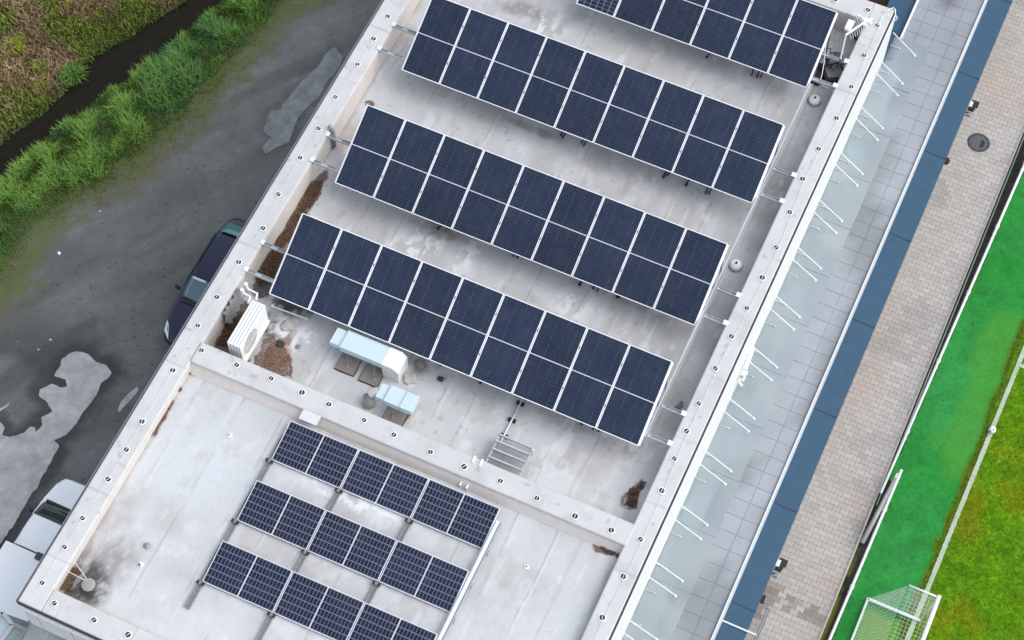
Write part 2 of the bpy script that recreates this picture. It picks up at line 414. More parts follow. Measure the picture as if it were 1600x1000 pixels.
C = C * (1 - ver[:, None]) + gcol * ver[:, None]
far = sstep(.05, -.35, dl)
dry = sstep(.38, .54, fbm(X * .7 + 9, Y * .7, 61, 4))
fcol = np.stack([.050 + .10 * dry * n2 + .02 * n3, .060 + .028 * n3 + .02 * dry * n2, .014 + .028 * dry * n2], -1)
C = C * (1 - far[:, None]) + fcol * far[:, None]
mud = sstep(.22, -.12, dr) * sstep(-.25, .1, dl)
C = mixc(C, (.016, .014, .009), mud)
p1 = [(-6.320, 0.109, -6.000), (-5.974, 0.176, -6.000), (-5.635, 0.035, -6.000), (-5.341, 0.078, -6.000), (-5.054, -0.086, -6.000), (-5.132, -0.461, -6.000), (-5.102, -0.874, -6.000), (-5.144, -1.518, -6.000), (-5.153, -1.965, -6.000), (-5.246, -2.338, -6.000), (-5.460, -2.611, -6.000), (-5.236, -2.705, -6.000), (-5.214, -3.021, -6.000), (-5.198, -3.360, -6.000), (-5.172, -3.714, -6.000), (-5.130, -4.058, -6.000), (-5.175, -4.462, -6.000), (-5.155, -4.834, -6.000), (-5.120, -5.028, -6.000), (-5.142, -5.394, -6.000), (-5.151, -5.815, -6.000), (-5.301, -6.400, -6.000), (-6.141, -6.373, -6.000), (-7.642, -3.656, -6.000), (-7.159, -2.731, -6.000), (-6.921, -2.842, -6.000), (-6.860, -3.078, -6.000), (-6.664, -3.054, -6.000), (-6.483, -2.971, -6.000), (-6.332, -2.770, -6.000), (-6.278, -2.547, -6.000), (-6.162, -2.494, -6.000), (-6.056, -2.599, -6.000), (-6.006, -2.334, -6.000), (-6.148, -2.134, -6.000), (-5.961, -1.848, -6.000), (-6.192, -1.710, -6.000), (-6.556, -1.564, -6.000), (-6.679, -1.396, -6.000), (-6.447, -1.109, -6.000), (-6.133, -1.100, -6.000), (-6.004, -0.996, -6.000), (-6.154, -0.817, -6.000), (-6.319, -0.825, -6.000), (-6.485, -0.833, -6.000), (-6.513, -0.573, -6.000), (-6.568, -0.302, -6.000), (-6.446, -0.040, -6.000)]
p2 = [(-4.442, 12.859, -6.000), (-4.082, 12.643, -6.000), (-3.984, 12.228, -6.000), (-4.055, 11.577, -6.000), (-4.043, 10.944, -6.000), (-4.188, 10.534, -6.000), (-4.267, 9.999, -6.000), (-4.100, 9.088, -6.000), (-4.345, 8.795, -6.000), (-4.545, 8.420, -6.000), (-4.775, 8.520, -6.000), (-4.660, 9.012, -6.000), (-5.003, 9.113, -6.000), (-5.068, 9.318, -6.000), (-5.157, 9.905, -6.000), (-4.891, 10.080, -6.000), (-4.930, 10.326, -6.000), (-4.864, 10.754, -6.000), (-4.821, 11.146, -6.000), (-4.711, 11.625, -6.000), (-4.586, 11.951, -6.000), (-4.599, 12.460, -6.000)]
for pp, wd in ((p1, .55), (p2, .3)):
    sdp = poly_sd(X, Y, pp); C = mixc(C, (.030, .032, .032), sstep(wd, .03, sdp + (n2 - .5) * .5) * (.75 if wd > .4 else .22))
o = mesh_np('asphalt_lane', np.stack([X, Y, Z], -1), F, M['terrain'], C, smooth=True)
tag(o, 'grey asphalt lane with dirt verge falling away to the stream', None, kind='structure')
TX, TY, TZ = X, Y, Z
NXT = int(round(18.2 / STEP)) + 1
def terr(x, y):
    i = np.clip(np.round((np.asarray(x) + 19.5) / (18.2 / (NXT - 1))).astype(int), 0, NXT - 1)
    nyt = len(TX) // NXT
    j = np.clip(np.round((np.asarray(y) + 11) / (33 / (nyt - 1))).astype(int), 0, nyt - 1)
    return TZ[j * NXT + i]
w = MB(); w.add([(-19.5, -11, -6.63), (-1.8, -11, -6.63), (-1.8, 22, -6.63), (-19.5, 22, -6.63)], [(0, 1, 2, 3)])
o = w.build('stream', M['water']); tag(o, 'dark narrow stream between grassy banks', None, kind='structure')

# puddles: thin sheets of standing water with ragged outlines
def ragged(poly, amp, seed, step=.05):
    P = [Vector(q[:2]) for q in poly]; out = []
    for i in range(len(P)):
        a, b = P[i], P[(i + 1) % len(P)]; L = (b - a).length; n = max(1, int(L / step)); nrm = Vector((-(b - a).y, (b - a).x)).normalized()
        for k in range(n):
            q = a.lerp(b, k / n); s = (fbm(np.array([q.x * 4]), np.array([q.y * 4]), seed, 4)[0] - .5) * 2 * amp
            out.append(q + nrm * s)
    return out
def sheet(name, poly, z, m, thick=.0):
    bm = bmesh.new(); vs = [bm.verts.new((p[0], p[1], z)) for p in poly]
    f = bm.faces.new(vs); bmesh.ops.triangulate(bm, faces=[f]); bmesh.ops.recalc_face_normals(bm, faces=bm.faces)
    for fc in bm.faces:
        if fc.normal.z < 0: fc.normal_flip()
    me = bpy.data.meshes.new(name); bm.to_mesh(me); bm.free(); me.materials.append(m)
    o = bpy.data.objects.new(name, me); COL.objects.link(o); return o
PZ = GZ + .012
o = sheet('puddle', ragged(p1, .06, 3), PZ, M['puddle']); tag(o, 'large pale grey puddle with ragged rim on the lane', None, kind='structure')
M['puddle_thin'] = mat('sky_faint_puddle', (.17, .187, .19), .3, noise=.42, nscale=2.6, spec=.5)  # sky reflection put into the base colour, fainter here
o = sheet('puddle', ragged(p2, .05, 9), PZ, M['puddle_thin']); tag(o, 'long faint grey puddle on the lane beside the coping', None, kind='structure')
p3 = [(-4.301, -1.020, -6.000), (-4.340, -0.771, -6.000), (-4.280, -0.475, -6.000), (-4.153, -0.146, -6.000), (-4.058, -0.238, -6.000), (-4.115, -0.578, -6.000), (-4.176, -0.874, -6.000), (-4.200, -1.085, -6.000)]
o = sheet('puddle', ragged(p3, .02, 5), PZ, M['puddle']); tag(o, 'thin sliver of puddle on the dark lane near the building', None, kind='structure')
p4 = [(-7.463, -2.515, -6.000), (-7.317, -2.338, -6.000), (-7.220, -2.115, -6.000), (-7.189, -2.234, -6.000), (-7.308, -2.422, -6.000), (-7.398, -2.619, -6.000)]
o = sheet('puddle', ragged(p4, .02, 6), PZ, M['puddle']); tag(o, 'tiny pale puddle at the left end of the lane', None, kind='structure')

# grass blades on the two banks (uncountable)
def blades(name, xs, ys, zs, hs, cols, w0=.02, lean=.6, segs=2, label='', seed=1):
    r = np.random.default_rng(seed); n = len(xs)
    ang = r.uniform(0, 2 * np.pi, n); ld = r.uniform(0, 2 * np.pi, n); lm = hs * r.uniform(.15, lean, n)
    wx = np.cos(ang) * w0 * r.uniform(.6, 1.5, n); wyy = np.sin(ang) * w0 * r.uniform(.6, 1.5, n)
    b0 = np.stack([xs - wx, ys - wyy, zs], -1); b1 = np.stack([xs + wx, ys + wyy, zs], -1)
    mx = xs + np.cos(ld) * lm * .35; my = ys + np.sin(ld) * lm * .35; mz = zs + hs * .62
    m0 = np.stack([mx - wx * .8, my - wyy * .8, mz], -1); m1 = np.stack([mx + wx * .8, my + wyy * .8, mz], -1)
    tp = np.stack([xs + np.cos(ld) * lm, ys + np.sin(ld) * lm, zs + hs], -1)
    V = np.stack([b0, b1, m1, m0, tp], 1).reshape(-1, 3)
    i = np.arange(n)[:, None] * 5
    F = np.concatenate([i + [[0, 1, 2]], i + [[0, 2, 3]], i + [[3, 2, 4]]], 0)
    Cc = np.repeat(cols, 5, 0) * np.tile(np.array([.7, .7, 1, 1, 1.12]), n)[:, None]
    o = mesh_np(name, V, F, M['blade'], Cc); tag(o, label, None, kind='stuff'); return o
def scatter(n, x0, x1, y0, y1, seed):
    r = np.random.default_rng(seed); return r.uniform(x0, x1, n), r.uniform(y0, y1, n), r
xs, ys, r = scatter(260000, -16, -4.5, 2, 20, 5)
d_e = line_dist(xs, ys, grass_edge); d_r = line_dist(xs, ys, stream_right)
nn = fbm(xs * 1.3, ys * 1.3, 15)
keep = (d_r > -.03) & (d_e < -.1 + (nn - .5) * 2.0) & (r.random(len(xs)) < sstep(.35, -.5, d_e + (nn - .5) * 1.0) * .9 + .03)
xs, ys = xs[keep], ys[keep]; d_e, d_r, nn = d_e[keep], d_r[keep], nn[keep]
cl = fbm(xs * 1.6, ys * 1.6, 71, 3); c2 = fbm(xs * .6, ys * .6, 73, 3); rr = np.random.default_rng(3).random(len(xs))
hs = (.05 + .25 * sstep(-.1, -1.1, d_e) * (0.15 + 1.3 * sstep(.3, .7, cl))) * (.5 + .9 * rr) * (.45 + .55 * sstep(-.1, .5, d_r))
base = np.stack([.115 + .08 * rr, .215 + .13 * rr, .048 + .03 * rr], -1)
cool = np.array([.075, .21, .10]); lime = np.array([.15, .24, .025]); straw = np.array([.27, .25, .12])
cols = base * (.42 + 1.1 * sstep(.3, .72, cl))[:, None]
a = (sstep(.5, .62, c2) * .5)[:, None]; cols = cols * (1 - a) + cool * (.7 + .5 * rr)[:, None] * a
a = ((rr > .88) * .6)[:, None]; cols = cols * (1 - a) + lime * a
a = (sstep(-.75, .1, d_e + (nn - .5)) * .6 + (rr < .08) * .7).clip(0, 1)[:, None]; cols = cols * (1 - a) + straw * .6 * a
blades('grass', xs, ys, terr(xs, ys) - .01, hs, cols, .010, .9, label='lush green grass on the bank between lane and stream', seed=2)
xs, ys, r = scatter(240000, -19, -6, 4, 21, 6)
d_l = line_dist(xs, ys, stream_left)
nn = fbm(xs * .9, ys * .9, 25)
keep = (d_l < .04) & (d_l > -6) & (r.random(len(xs)) < .75)
xs, ys, d_l = xs[keep], ys[keep], d_l[keep]
cl = fbm(xs * 1.2, ys * 1.2, 81, 3); dr_ = sstep(.38, .54, fbm(xs * .7 + 9, ys * .7, 61, 4)); rr = np.random.default_rng(4).random(len(xs))
hs = (.08 + .24 * cl) * (.5 + .9 * rr) * (.6 + .4 * sstep(0, -.6, d_l))
green = np.stack([.14 + .09 * rr, .19 + .10 * rr, .035 + .02 * rr], -1); brown = np.stack([.26 + .12 * rr, .20 + .08 * rr, .11 + .05 * rr], -1)
cols = green * (1 - dr_[:, None]) + brown * dr_[:, None]
cols *= (.55 + .75 * cl)[:, None]
lm = sstep(.62, .72, fbm(xs * 1.9 + 4, ys * 1.9, 91, 3)) * sstep(-.0, -1.2, d_l)
cols = cols * (1 - .7 * lm[:, None]) + np.array([.20, .27, .02]) * .7 * lm[:, None]
edge_g = sstep(-.5, 0, d_l)[:, None] * .6
cols = cols * (1 - edge_g) + np.array([.05, .11, .03]) * (.6 + .6 * rr)[:, None] * edge_g
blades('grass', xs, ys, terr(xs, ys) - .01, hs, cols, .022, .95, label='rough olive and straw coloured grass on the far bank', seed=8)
xs, ys, r = scatter(90000, -16, -3, 1, 20, 31)
d_e = line_dist(xs, ys, grass_edge); nn = fbm(xs * 1.1, ys * 1.1, 35, 4)
keep = (d_e > -.5) & (d_e < 1.1) & (r.random(len(xs)) < sstep(.9, -.3, d_e + (nn - .5) * 2.2) * .8)
xs, ys, d_e, nn = xs[keep], ys[keep], d_e[keep], nn[keep]; rr = np.random.default_rng(33).random(len(xs))
cols = np.stack([.12 + .10 * rr, .145 + .09 * rr, .045 + .03 * rr], -1) * (.5 + .9 * nn)[:, None]
blades('grass', xs, ys, terr(xs, ys) - .005, .025 + .07 * rr * sstep(.8, -.4, d_e), cols, .010, .95, label='thin trampled olive grass along the lane verge', seed=22)
def tuft(loc, n, h, col, label, seed, spread=.1, cat='plant', w=.013):
    r = np.random.default_rng(seed); m = MB(); th = thing('grass_tuft', label, cat, loc)
    for i in range(n):
        a = r.uniform(0, 2 * np.pi); ro = r.uniform(0, spread); L = h * r.uniform(.6, 1.1); le = r.uniform(.25, .9)
        px, py = ro * math.cos(a), ro * math.sin(a); dx, dy = math.cos(a) * le, math.sin(a) * le
        q = Vector((-math.sin(a), math.cos(a), 0)) * w
        c = tuple(np.array(col) * r.uniform(.6, 1.3))
        p0 = Vector((px, py, 0)); p1 = Vector((px + dx * L * .4, py + dy * L * .4, L * .55)); p2 = Vector((px + dx * L, py + dy * L, L * (.75 - le * .3)))
        m.add([p0 - q, p0 + q, p1 + q, p1 - q, p2], [(0, 1, 2, 3), (3, 2, 4)], 0, c)
    m.build('blades', M['blade'], th, colors=True); return th
for (q, h, lab, sd, cc) in (((-11.723, 8.753, -6.200), .75, 'bright green arching grass tuft at the edge of the far bank', 1, (.10, .25, .035)), ((-9.023, 10.560, -6.300), .7, 'tall cool green grass tuft above the stream on the lane bank', 2, (.06, .19, .06)), ((-8.450, 11.979, -6.200), .75, 'big green grass tuft near the top of the lane bank', 3, (.07, .21, .05)), ((-9.920, 7.266, -6.200), .6, 'pale green leafy tuft in the middle of the lane bank', 4, (.085, .20, .07)), ((-11.184, 3.990, -6.200), .6, 'yellow green tuft at the left end of the lane bank', 5, (.22, .30, .02)), ((-13.690, 8.643, -5.900), .5, 'yellow green weed on the far bank by the picture edge', 6, (.26, .33, .02)), ((-12.509, 8.049, -5.900), .45, 'lime weed on the far bank beside the arching tuft', 7, (.22, .28, .02))):
    tuft((q[0], q[1], float(terr(q[0], q[1])) - .02), 260, h * .62, cc, lab, sd, .30, w=.009)
# litter scraps on the lane
for k, (px, lab) in enumerate((((-8.493, 2.738, -5.990), 'white scrap of paper lying on the lane verge'), ((-8.121, 4.503, -5.990), 'small pale stone on the dirt verge by the grass'), ((-7.359, -0.304, -5.990), 'pale pebble on the lane above the big puddle'), ((-7.201, 0.114, -5.990), 'small grey stone on the lane, above the pale pebble'))):
    m = MB(); s_ = .09 if k == 0 else .05
    pts = [(s_ * math.cos(t) * random.uniform(.5, 1.2), s_ * math.sin(t) * random.uniform(.4, 1)) for t in np.linspace(0, 6.28, 8)[:-1]]
    m.hexa([(a, b, 0) for a, b in pts], [(a * .7, b * .7, .03) for a, b in pts])
    tag(m.build('paper_scrap' if k == 0 else 'stone', M['white_paint'] if k == 0 else M['concrete'], loc=(px[0], px[1], GZ)), lab, 'litter' if k == 0 else 'stone')

# ------------------------------------------------------------------ building
bld = thing('flat_roof_building', 'white flat-roofed building with pale membrane roof, wide parapets and a dividing upstand', 'building', (5.1, 4.2, GZ))
bld_off = Vector((-5.1, -4.2, -GZ))
def B(m, name, mats, **k):
    o = m.build(name, mats, bld, **k); o.location = bld_off; return o
XO0, XO1, YO0, YO1 = -1.50, 11.70, -8.47, 16.85
XI0, XI1 = -.88, 11.10
YU0, YU1 = -.53, 16.17       # upper basin
YL0, YL1 = -7.86, -1.13      # lower basin
def roof_floor(name, x0, x1, y0, y1, z, stains_shade, seed, shade):
    X, Y, F = grid_np(x0, x1, y0, y1, .035)
    n1 = fbm(X * .55, Y * .55, seed, 4); n2 = fbm(X * 2.1, Y * 2.1, seed + 3, 4); n3 = fbm(X * 8, Y * 8, seed + 5, 3)
    st = fbm(X * 2.2, Y * .35, seed + 8, 4); n4 = fbm(X * 16, Y * 16, seed + 71, 2); n5 = fbm(X * 4.5, Y * 3.2, seed + 75, 4)
    C = np.tile(np.array(shade, float), (len(X), 1)) * (.80 + .20 * n1 + .16 * n2 + .08 * n3)[:, None]
    C = mixc(C, (.36, .345, .325), sstep(.52, .72, fbm(X * .7 + 4, Y * .7, seed + 11)) * .45)
    C = mixc(C, (.60, .62, .64), sstep(.55, .75, st) * .35)
    for k, sx in enumerate(np.arange(x0 + .55, x1, 1.06)):
        wob = sx + .45 * (_hash(np.array([k]), np.array([seed]), 5)[0] - .5) + .07 * (fbm(Y * .8, Y * 0 + k, seed + 40) - .5) + .012 * k
        ln = np.exp(-((X - wob) / .022) ** 2) * sstep(.42, .6, fbm(Y * .9, Y * 0 + k * 3.3, seed + 50, 3))
        C = mixc(C, (.25, .245, .24), ln * .55)
        l2 = np.exp(-((X - wob - .05) / .03) ** 2) * sstep(.5, .65, fbm(Y * 1.3, Y * 0 + k * 5.1, seed + 60, 3))
        C = mixc(C, (.64, .65, .66), l2 * .5)
    for (kind, cx, cy, rx, ry, ang, col, s) in stains_shade:
        dx, dy = X - cx, Y - cy; ca, sa = math.cos(ang), math.sin(ang)
        u = (dx * ca + dy * sa) / rx; v = (-dx * sa + dy * ca) / ry
        d = np.sqrt(u * u + v * v)
        if kind == 's': a = sstep(1.25, .35, d + (n2 - .5) * 1.0 + (n5 - .5) * .7) * s * np.clip(.35 + 1.1 * sstep(.25, .6, n5) + .5 * (n4 - .5), .1, 1)
        elif kind == 'h': a = sstep(1.06, .92, d + (n2 - .5) * .9 + (n3 - .5) * .25) * s
        elif kind == 'r': a = sstep(1.2, .4, d + (n2 - .5) * .8) * s * sstep(.45, .53, fbm(X * 6 + cy, Y * 4.2, seed + 23, 5))
        C = mixc(C, col, a)
    C = mixc(C, (.33, .325, .315), sstep(.60, .74, fbm(X * 1.7 + 3, Y * 1.1, seed + 81, 5)) * (.40 if seed == 100 else .16))
    C = mixc(C, (.22, .21, .20), sstep(.72, .80, fbm(X * 7, Y * 5, seed + 85, 3)) * (.35 if seed == 100 else .12))
    C = mixc(C, (.64, .65, .66), sstep(.64, .74, fbm(X * 3.3 + 9, Y * 1.6, seed + 87, 5)) * (.45 if seed == 100 else .3))
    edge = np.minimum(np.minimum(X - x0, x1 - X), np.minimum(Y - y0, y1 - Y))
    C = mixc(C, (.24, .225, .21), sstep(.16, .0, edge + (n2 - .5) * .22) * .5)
    Z = np.full(X.shape, z) + .006 * (n1 - .5) + .004 * (n2 - .5)
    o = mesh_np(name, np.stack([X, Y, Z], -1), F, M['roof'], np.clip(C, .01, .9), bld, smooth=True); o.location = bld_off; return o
BRN = (.075, .045, .03); DRK = (.055, .052, .05); WHT = (.72, .74, .76); RST = (.17, .10, .07); TAN = (.20, .15, .11)
def S(kind, p, rx, ry, ang=0, col=BRN, s=.9): return (kind, p[0], p[1], rx, ry, ang, col, s)
up_st_shade = [S('h', (-0.695, 5.074, -0.780), .17, .75, 0, (.10, .055, .04), .95), S('h', (-0.589, 3.459, -0.780), .28, .8, 0, (.22, .115, .05), .9), S('h', (-0.561, 2.495, -0.780), .30, .75, 0, (.10, .05, .035), .95), S('h', (-0.486, 1.994, -0.780), .35, .5, 0, (.06, .045, .04), .95),
    S('h', (-0.568, 0.377, -0.780), .45, 1.1, 0, (.10, .055, .045), .95), S('h', (0.783, 0.212, -0.780), .34, .62, .2, (.24, .145, .10), .9), S('s', (0.240, 1.165, -0.780), .5, .6, 0, DRK, .85), S('s', (0.277, 1.813, -0.780), .9, .35, -.1, DRK, .8),
    S('r', (0.481, 1.066, -0.780), .4, .5, 0, (.75, .76, .76), .9), S('r', (1.188, 0.975, -0.780), .5, .5, .6, (.68, .69, .70), .8), S('r', (2.611, 4.709, -0.780), 1.0, .45, .5, WHT, .85), S('r', (3.946, 4.887, -0.780), .35, .6, 0, WHT, .85),
    S('s', (2.922, 5.444, -0.780), .8, .22, 0, (.16, .14, .125), .7), S('r', (7.069, 8.862, -0.780), .25, .55, -.3, (.68, .66, .64), .9), S('s', (6.951, 8.695, -0.780), .2, .4, -.3, (.3, .27, .25), .5),
    S('r', (2.833, 12.780, -0.780), .7, .8, 0, WHT, .85), S('r', (7.204, 4.886, -0.780), .8, .6, .3, (.70, .71, .72), .7), S('s', (2.000, 13.069, -0.780), .8, .35, .2, (.17, .155, .14), .65), S('s', (5.768, 14.974, -0.780), .5, .3, 0, (.25, .23, .21), .5),
    S('h', (10.709, 0.574, -0.780), .12, .5, -.12, (.15, .095, .07), .9), S('h', (10.709, 0.288, -0.780), .2, .25, 0, (.13, .085, .06), .9), S('h', (10.800, 3.211, -0.780), .09, .24, -.2, (.055, .035, .035), .95), S('h', (-0.587, 8.306, -0.780), .14, .12, 0, (.09, .05, .04), .9),
    S('r', (4.178, 1.118, -0.780), .25, .6, 0, (.66, .62, .58), .9), S('s', (4.241, 1.553, -0.780), .3, .35, 0, (.10, .09, .08), .75), S('h', (4.520, 0.269, -0.780), .12, .4, .1, (.16, .08, .05), .9), S('s', (4.928, 1.461, -0.780), .12, .12, 0, (.1, .09, .085), .8), S('s', (3.818, 0.508, -0.780), .3, .4, 0, (.33, .33, .34), .6),
    S('s', (4.363, 2.639, -0.780), 1.4, .5, 0, (.34, .33, .32), .4), S('s', (5.742, 2.447, -0.780), 1.3, 1.0, .2, (.36, .35, .335), .5), S('s', (1.699, 3.103, -0.780), 1.2, .3, 0, (.30, .285, .27), .5),
    S('s', (9.242, 1.057, -0.780), 1.2, .8, .2, (.36, .34, .325), .45), S('r', (10.131, 1.856, -0.780), .3, .8, 0, (.3, .29, .285), .8), S('s', (8.441, 1.671, -0.780), 1.2, .2, -.05, (.27, .24, .22), .55), S('r', (8.794, 8.094, -0.780), .3, .5, 0, (.36, .34, .33), .6),
    S('s', (-0.594, 7.061, -0.780), .2, .7, 0, (.42, .32, .27), .6), S('r', (-0.244, 6.760, -0.780), .3, .5, 0, (.8, .78, .76), .7), S('s', (-0.732, 10.823, -0.780), .25, .4, 0, (.42, .33, .29), .6), S('s', (10.773, 10.112, -0.780), .5, 1.8, 0, (.29, .285, .285), .5), S('s', (10.451, 6.270, -0.780), .4, 1.6, 0, (.30, .295, .295), .5), S('s', (10.598, 3.058, -0.780), .4, 1.0, 0, (.28, .265, .255), .55),  # long grey ovals on the right: parapet shade painted in
    S('s', (0.336, 1.629, -0.780), .75, .28, -.1, (.045, .042, .04), .95), S('s', (0.298, 0.878, -0.780), .3, .5, .2, (.06, .055, .05), .85), S('r', (0.620, 1.089, -0.780), .3, .3, 0, (.70, .70, .69), .85), S('s', (4.048, 9.424, -0.780), 1.0, .16, 0, (.16, .145, .13), .6), S('s', (4.942, 5.779, -0.780), .8, .2, 0, (.2, .185, .17), .6), S('s', (8.770, 5.499, -0.780), .8, .18, 0, (.25, .23, .21), .5), S('r', (3.726, 11.890, -0.780), 1.2, .4, 0, (.33, .32, .31), .5), S('r', (1.251, 7.101, -0.780), .5, .9, 0, (.62, .63, .64), .5),
    S('r', (8.613, 0.091, -0.780), .5, .5, 0, (.66, .70, .72), .6), S('s', (10.099, 15.916, -0.780), .6, .7, 0, (.27, .262, .255), .6)]
roof_floor('roof_floor', XI0, XI1, YU0, YU1, FU, up_st_shade, 100, (.47, .48, .485))
lo_st_shade = [S('h', (-0.817, -1.166, -0.320), .22, .18, 0, (.26, .16, .115), .85), S('h', (-0.966, -2.492, -0.320), .12, .75, 0, (.20, .115, .09), .95), S('h', (-0.950, -1.829, -0.320), .14, .2, 0, (.20, .11, .09), .9), S('s', (-0.848, -3.994, -0.320), .2, 1.2, 0, (.62, .62, .61), .7),
    S('s', (-0.649, -7.348, -0.320), .55, .75, -.3, DRK, .95), S('s', (-0.197, -6.687, -0.320), .8, .9, 0, (.22, .20, .185), .7), S('s', (-0.635, -7.251, -0.320), .5, .62, -.3, (.05, .046, .042), .95), S('s', (-0.091, -7.325, -0.320), .45, .45, 0, (.06, .055, .05), .95), S('s', (-0.425, -7.605, -0.320), .5, .4, 0, (.05, .045, .04), .95), S('h', (-0.902, -7.464, -0.320), .22, .5, 0, (.22, .12, .065), .9), S('h', (10.706, -1.245, -0.320), .38, .2, -.15, (.13, .08, .06), .95), S('s', (-0.633, -5.784, -0.320), .4, 1.0, 0, (.38, .35, .33), .6),
    S('r', (6.658, -0.262, -0.320), 1.0, .2, 0, (.3, .29, .29), .5), S('s', (10.286, -3.667, -0.320), .9, 1.5, 0, (.55, .58, .60), .5), S('s', (0.385, -3.429, -0.320), 1.6, 1.4, 0, (.56, .60, .63), .55), S('s', (6.655, -3.543, -0.320), .7, .2, 0, (.4, .4, .41), .5), S('h', (-0.122, -1.008, -0.320), .28, .09, 0, (.33, .29, .26), .8),
    S('s', (0.499, -5.874, -0.320), .18, .18, 0, (.34, .34, .34), .6), S('h', (10.071, -2.428, -0.320), .05, 1.9, .0, (.40, .41, .42), .6), S('s', (4.349, -3.125, -0.320), 1.8, .4, 0, (.34, .34, .345), .45), S('s', (4.687, -4.808, -0.320), 1.8, .4, 0, (.36, .355, .35), .45), S('r', (4.625, -2.624, -0.320), 1.6, .3, 0, WHT, .7)]  # wide grey ovals: shading in the gaps between panel rows, painted in
roof_floor('roof_floor', XI0, XI1, YL0, YL1, FL, lo_st_shade, 300, (.49, .505, .51))

def coping_part(x0, x1, y0, y1, seed, z=0.0, along='y'):
    X, Y, F = grid_np(x0, x1, y0, y1, .04)
    n1 = fbm(X * .9, Y * .9, seed); n2 = fbm(X * 4, Y * 4, seed + 2); A = Y if along == 'y' else X
    C = np.tile(np.array([.52, .53, .525]), (len(X), 1)) * (.86 + .16 * n1 + .12 * n2)[:, None]
    C = mixc(C, (.34, .33, .33), sstep(.58, .78, fbm(X * 2.4, Y * 2.4, seed + 4)) * .28)
    fr = np.abs(((A + seed) / 1.93) % 1 - .5)
    C = mixc(C, (.36, .36, .37), (fr > .488) * sstep(.35, .6, n1) * .6)
    C = mixc(C, (.22, .21, .2), sstep(.80, .88, fbm(X * 6, Y * 6, seed + 9, 2)) * .4)
    nx = len(np.unique(np.round(X, 5))); ny = len(X) // nx
    Z = z + .008 * (n1 - .5) + .004 * (n2 - .5)
    # top sheet plus a skirt 6 cm deep so the coping has thickness
    V = np.stack([X, Y, Z], -1); idx = np.arange(nx * ny).reshape(ny, nx)
    per = np.concatenate([idx[0, :], idx[1:, -1], idx[-1, -2::-1], idx[-2:0:-1, 0]])
    low = V[per].copy(); low[:, 2] = z - .07; o0 = len(V); k = len(per)
    sk = np.stack([per, o0 + np.arange(k), o0 + (np.arange(k) + 1) % k, np.roll(per, -1)], -1)
    V = np.concatenate([V, low]); C = np.concatenate([C, C[per]]); F = np.concatenate([F, sk])
    o = mesh_np('parapet_coping', V, F, M['coping'], C, bld); o.location = bld_off
coping_part(XO0, XI0, YO0, YO1, 11); coping_part(XI1, XO1, YO0, YO1, 23)
coping_part(XI0 + .002, XI1 - .002, YU1, YO1, 37, along='x'); coping_part(XI0 + .002, XI1 - .002, YO0, YL0, 41, along='x')
coping_part(XI0 - .03, XI1 + .06, YL1, YU0, 53, z=.012, along='x')
m = MB()   # walls below the coping
m.box((XO0 + .03, YO0 + .03, GZ), (XI0 - .01, YO1 - .03, -.075)); m.box((XI1 + .01, YO0 + .03, GZ), (XO1 - .03, YO1 - .03, -.075))
m.box((XI0 - .01, YU1 + .01, GZ), (XI1 + .01, YO1 - .031, -.075)); m.box((XI0 - .01, YO0 + .031, GZ), (XI1 + .01, YL0 - .01, -.075))
B(m, 'wall', M['render'])
m = MB()   # membrane upstands on the inner faces
m.box((XI0 - .012, YU0, FU - .1), (XI0 + .012, YU1, -.072)); m.box((XI0 - .012, YL0, FL - .1), (XI0 + .012, YL1, -.072))
m.box((XI1 - .012, YU0, FU - .1), (XI1 + .012, YU1, -.072)); m.box((XI1 - .012, YL0, FL - .1), (XI1 + .012, YL1, -.072))
m.box((XI0 + .013, YU1 - .012, FU - .1), (XI1 - .013, YU1 + .012, -.072)); m.box((XI0 + .013, YL0 - .012, FL - .1), (XI1 - .013, YL0 + .012, -.072))
m.box((XI0 + .013, YL1 + .0, FU - .1), (XI1 - .013, YU0 - .0, -.062))
m.add([(XI0 + .013, YL1 - .20, FL + .003), (XI1 - .013, YL1 - .16, FL + .003), (XI1 - .013, YL1 + .004, FL + .21), (XI0 + .013, YL1 + .004, FL + .21)], [(0, 1, 2, 3)])
B(m, 'upstand', M['upstand'])
m = MB()   # dark drip edge round the outside
t = .035
m.box((XO1 + .004, YO0 - t, -.13), (XO1 + .045, YO1 + t, -.02)); m.box((XO0 - t, YO0 - t, -.13), (XO0 - .004, YO1 + t, -.02))
m.box((XO0 - .003, YO0 - t - .012, -.13), (XO1 + .003, YO0 - .004, -.015))
B(m, 'drip_edge', M['drip'])
m = MB()   # thin light outer bead of the left drip edge
m.box((XO0 - t - .035, YO0, -.14), (XO0 - t - .002, YO1, -.04)); B(m, 'gutter_bead', M['galv_dark'])
m = MB()   # facade facing that shows as the white band under the drip edge
m.box((XO1 - .028, YO0 - .06, -3.9), (XO1 + .075, YO1 + .04, -.22)); m.box((XO0 + .15, YO0 - .10, -3.9), (XO1 - .03, YO0 + .028, -.25))
B(m, 'facade_band', M['white_paint'])
m = MB(); m.box((XO1 + .101, YO0 - .05, -3.1), (XO1 + .62, YO1 + .03, -2.75)); B(m, 'glow_ledge', mat('pale_ledge', (.66, .69, .71), .6, noise=.1, nscale=2.2))  # added ledge, shows through the canopy glass as a pale glow
for k in range(0, 14):
    x = XO0 + .5 + .95 * k
    if x < XO1: m2 = MB(); m2.box((x, YO0 - .104, -1.6), (x + .015, YO0 - .101, -.26)); B(m2, 'facade_joint', M['joint'])
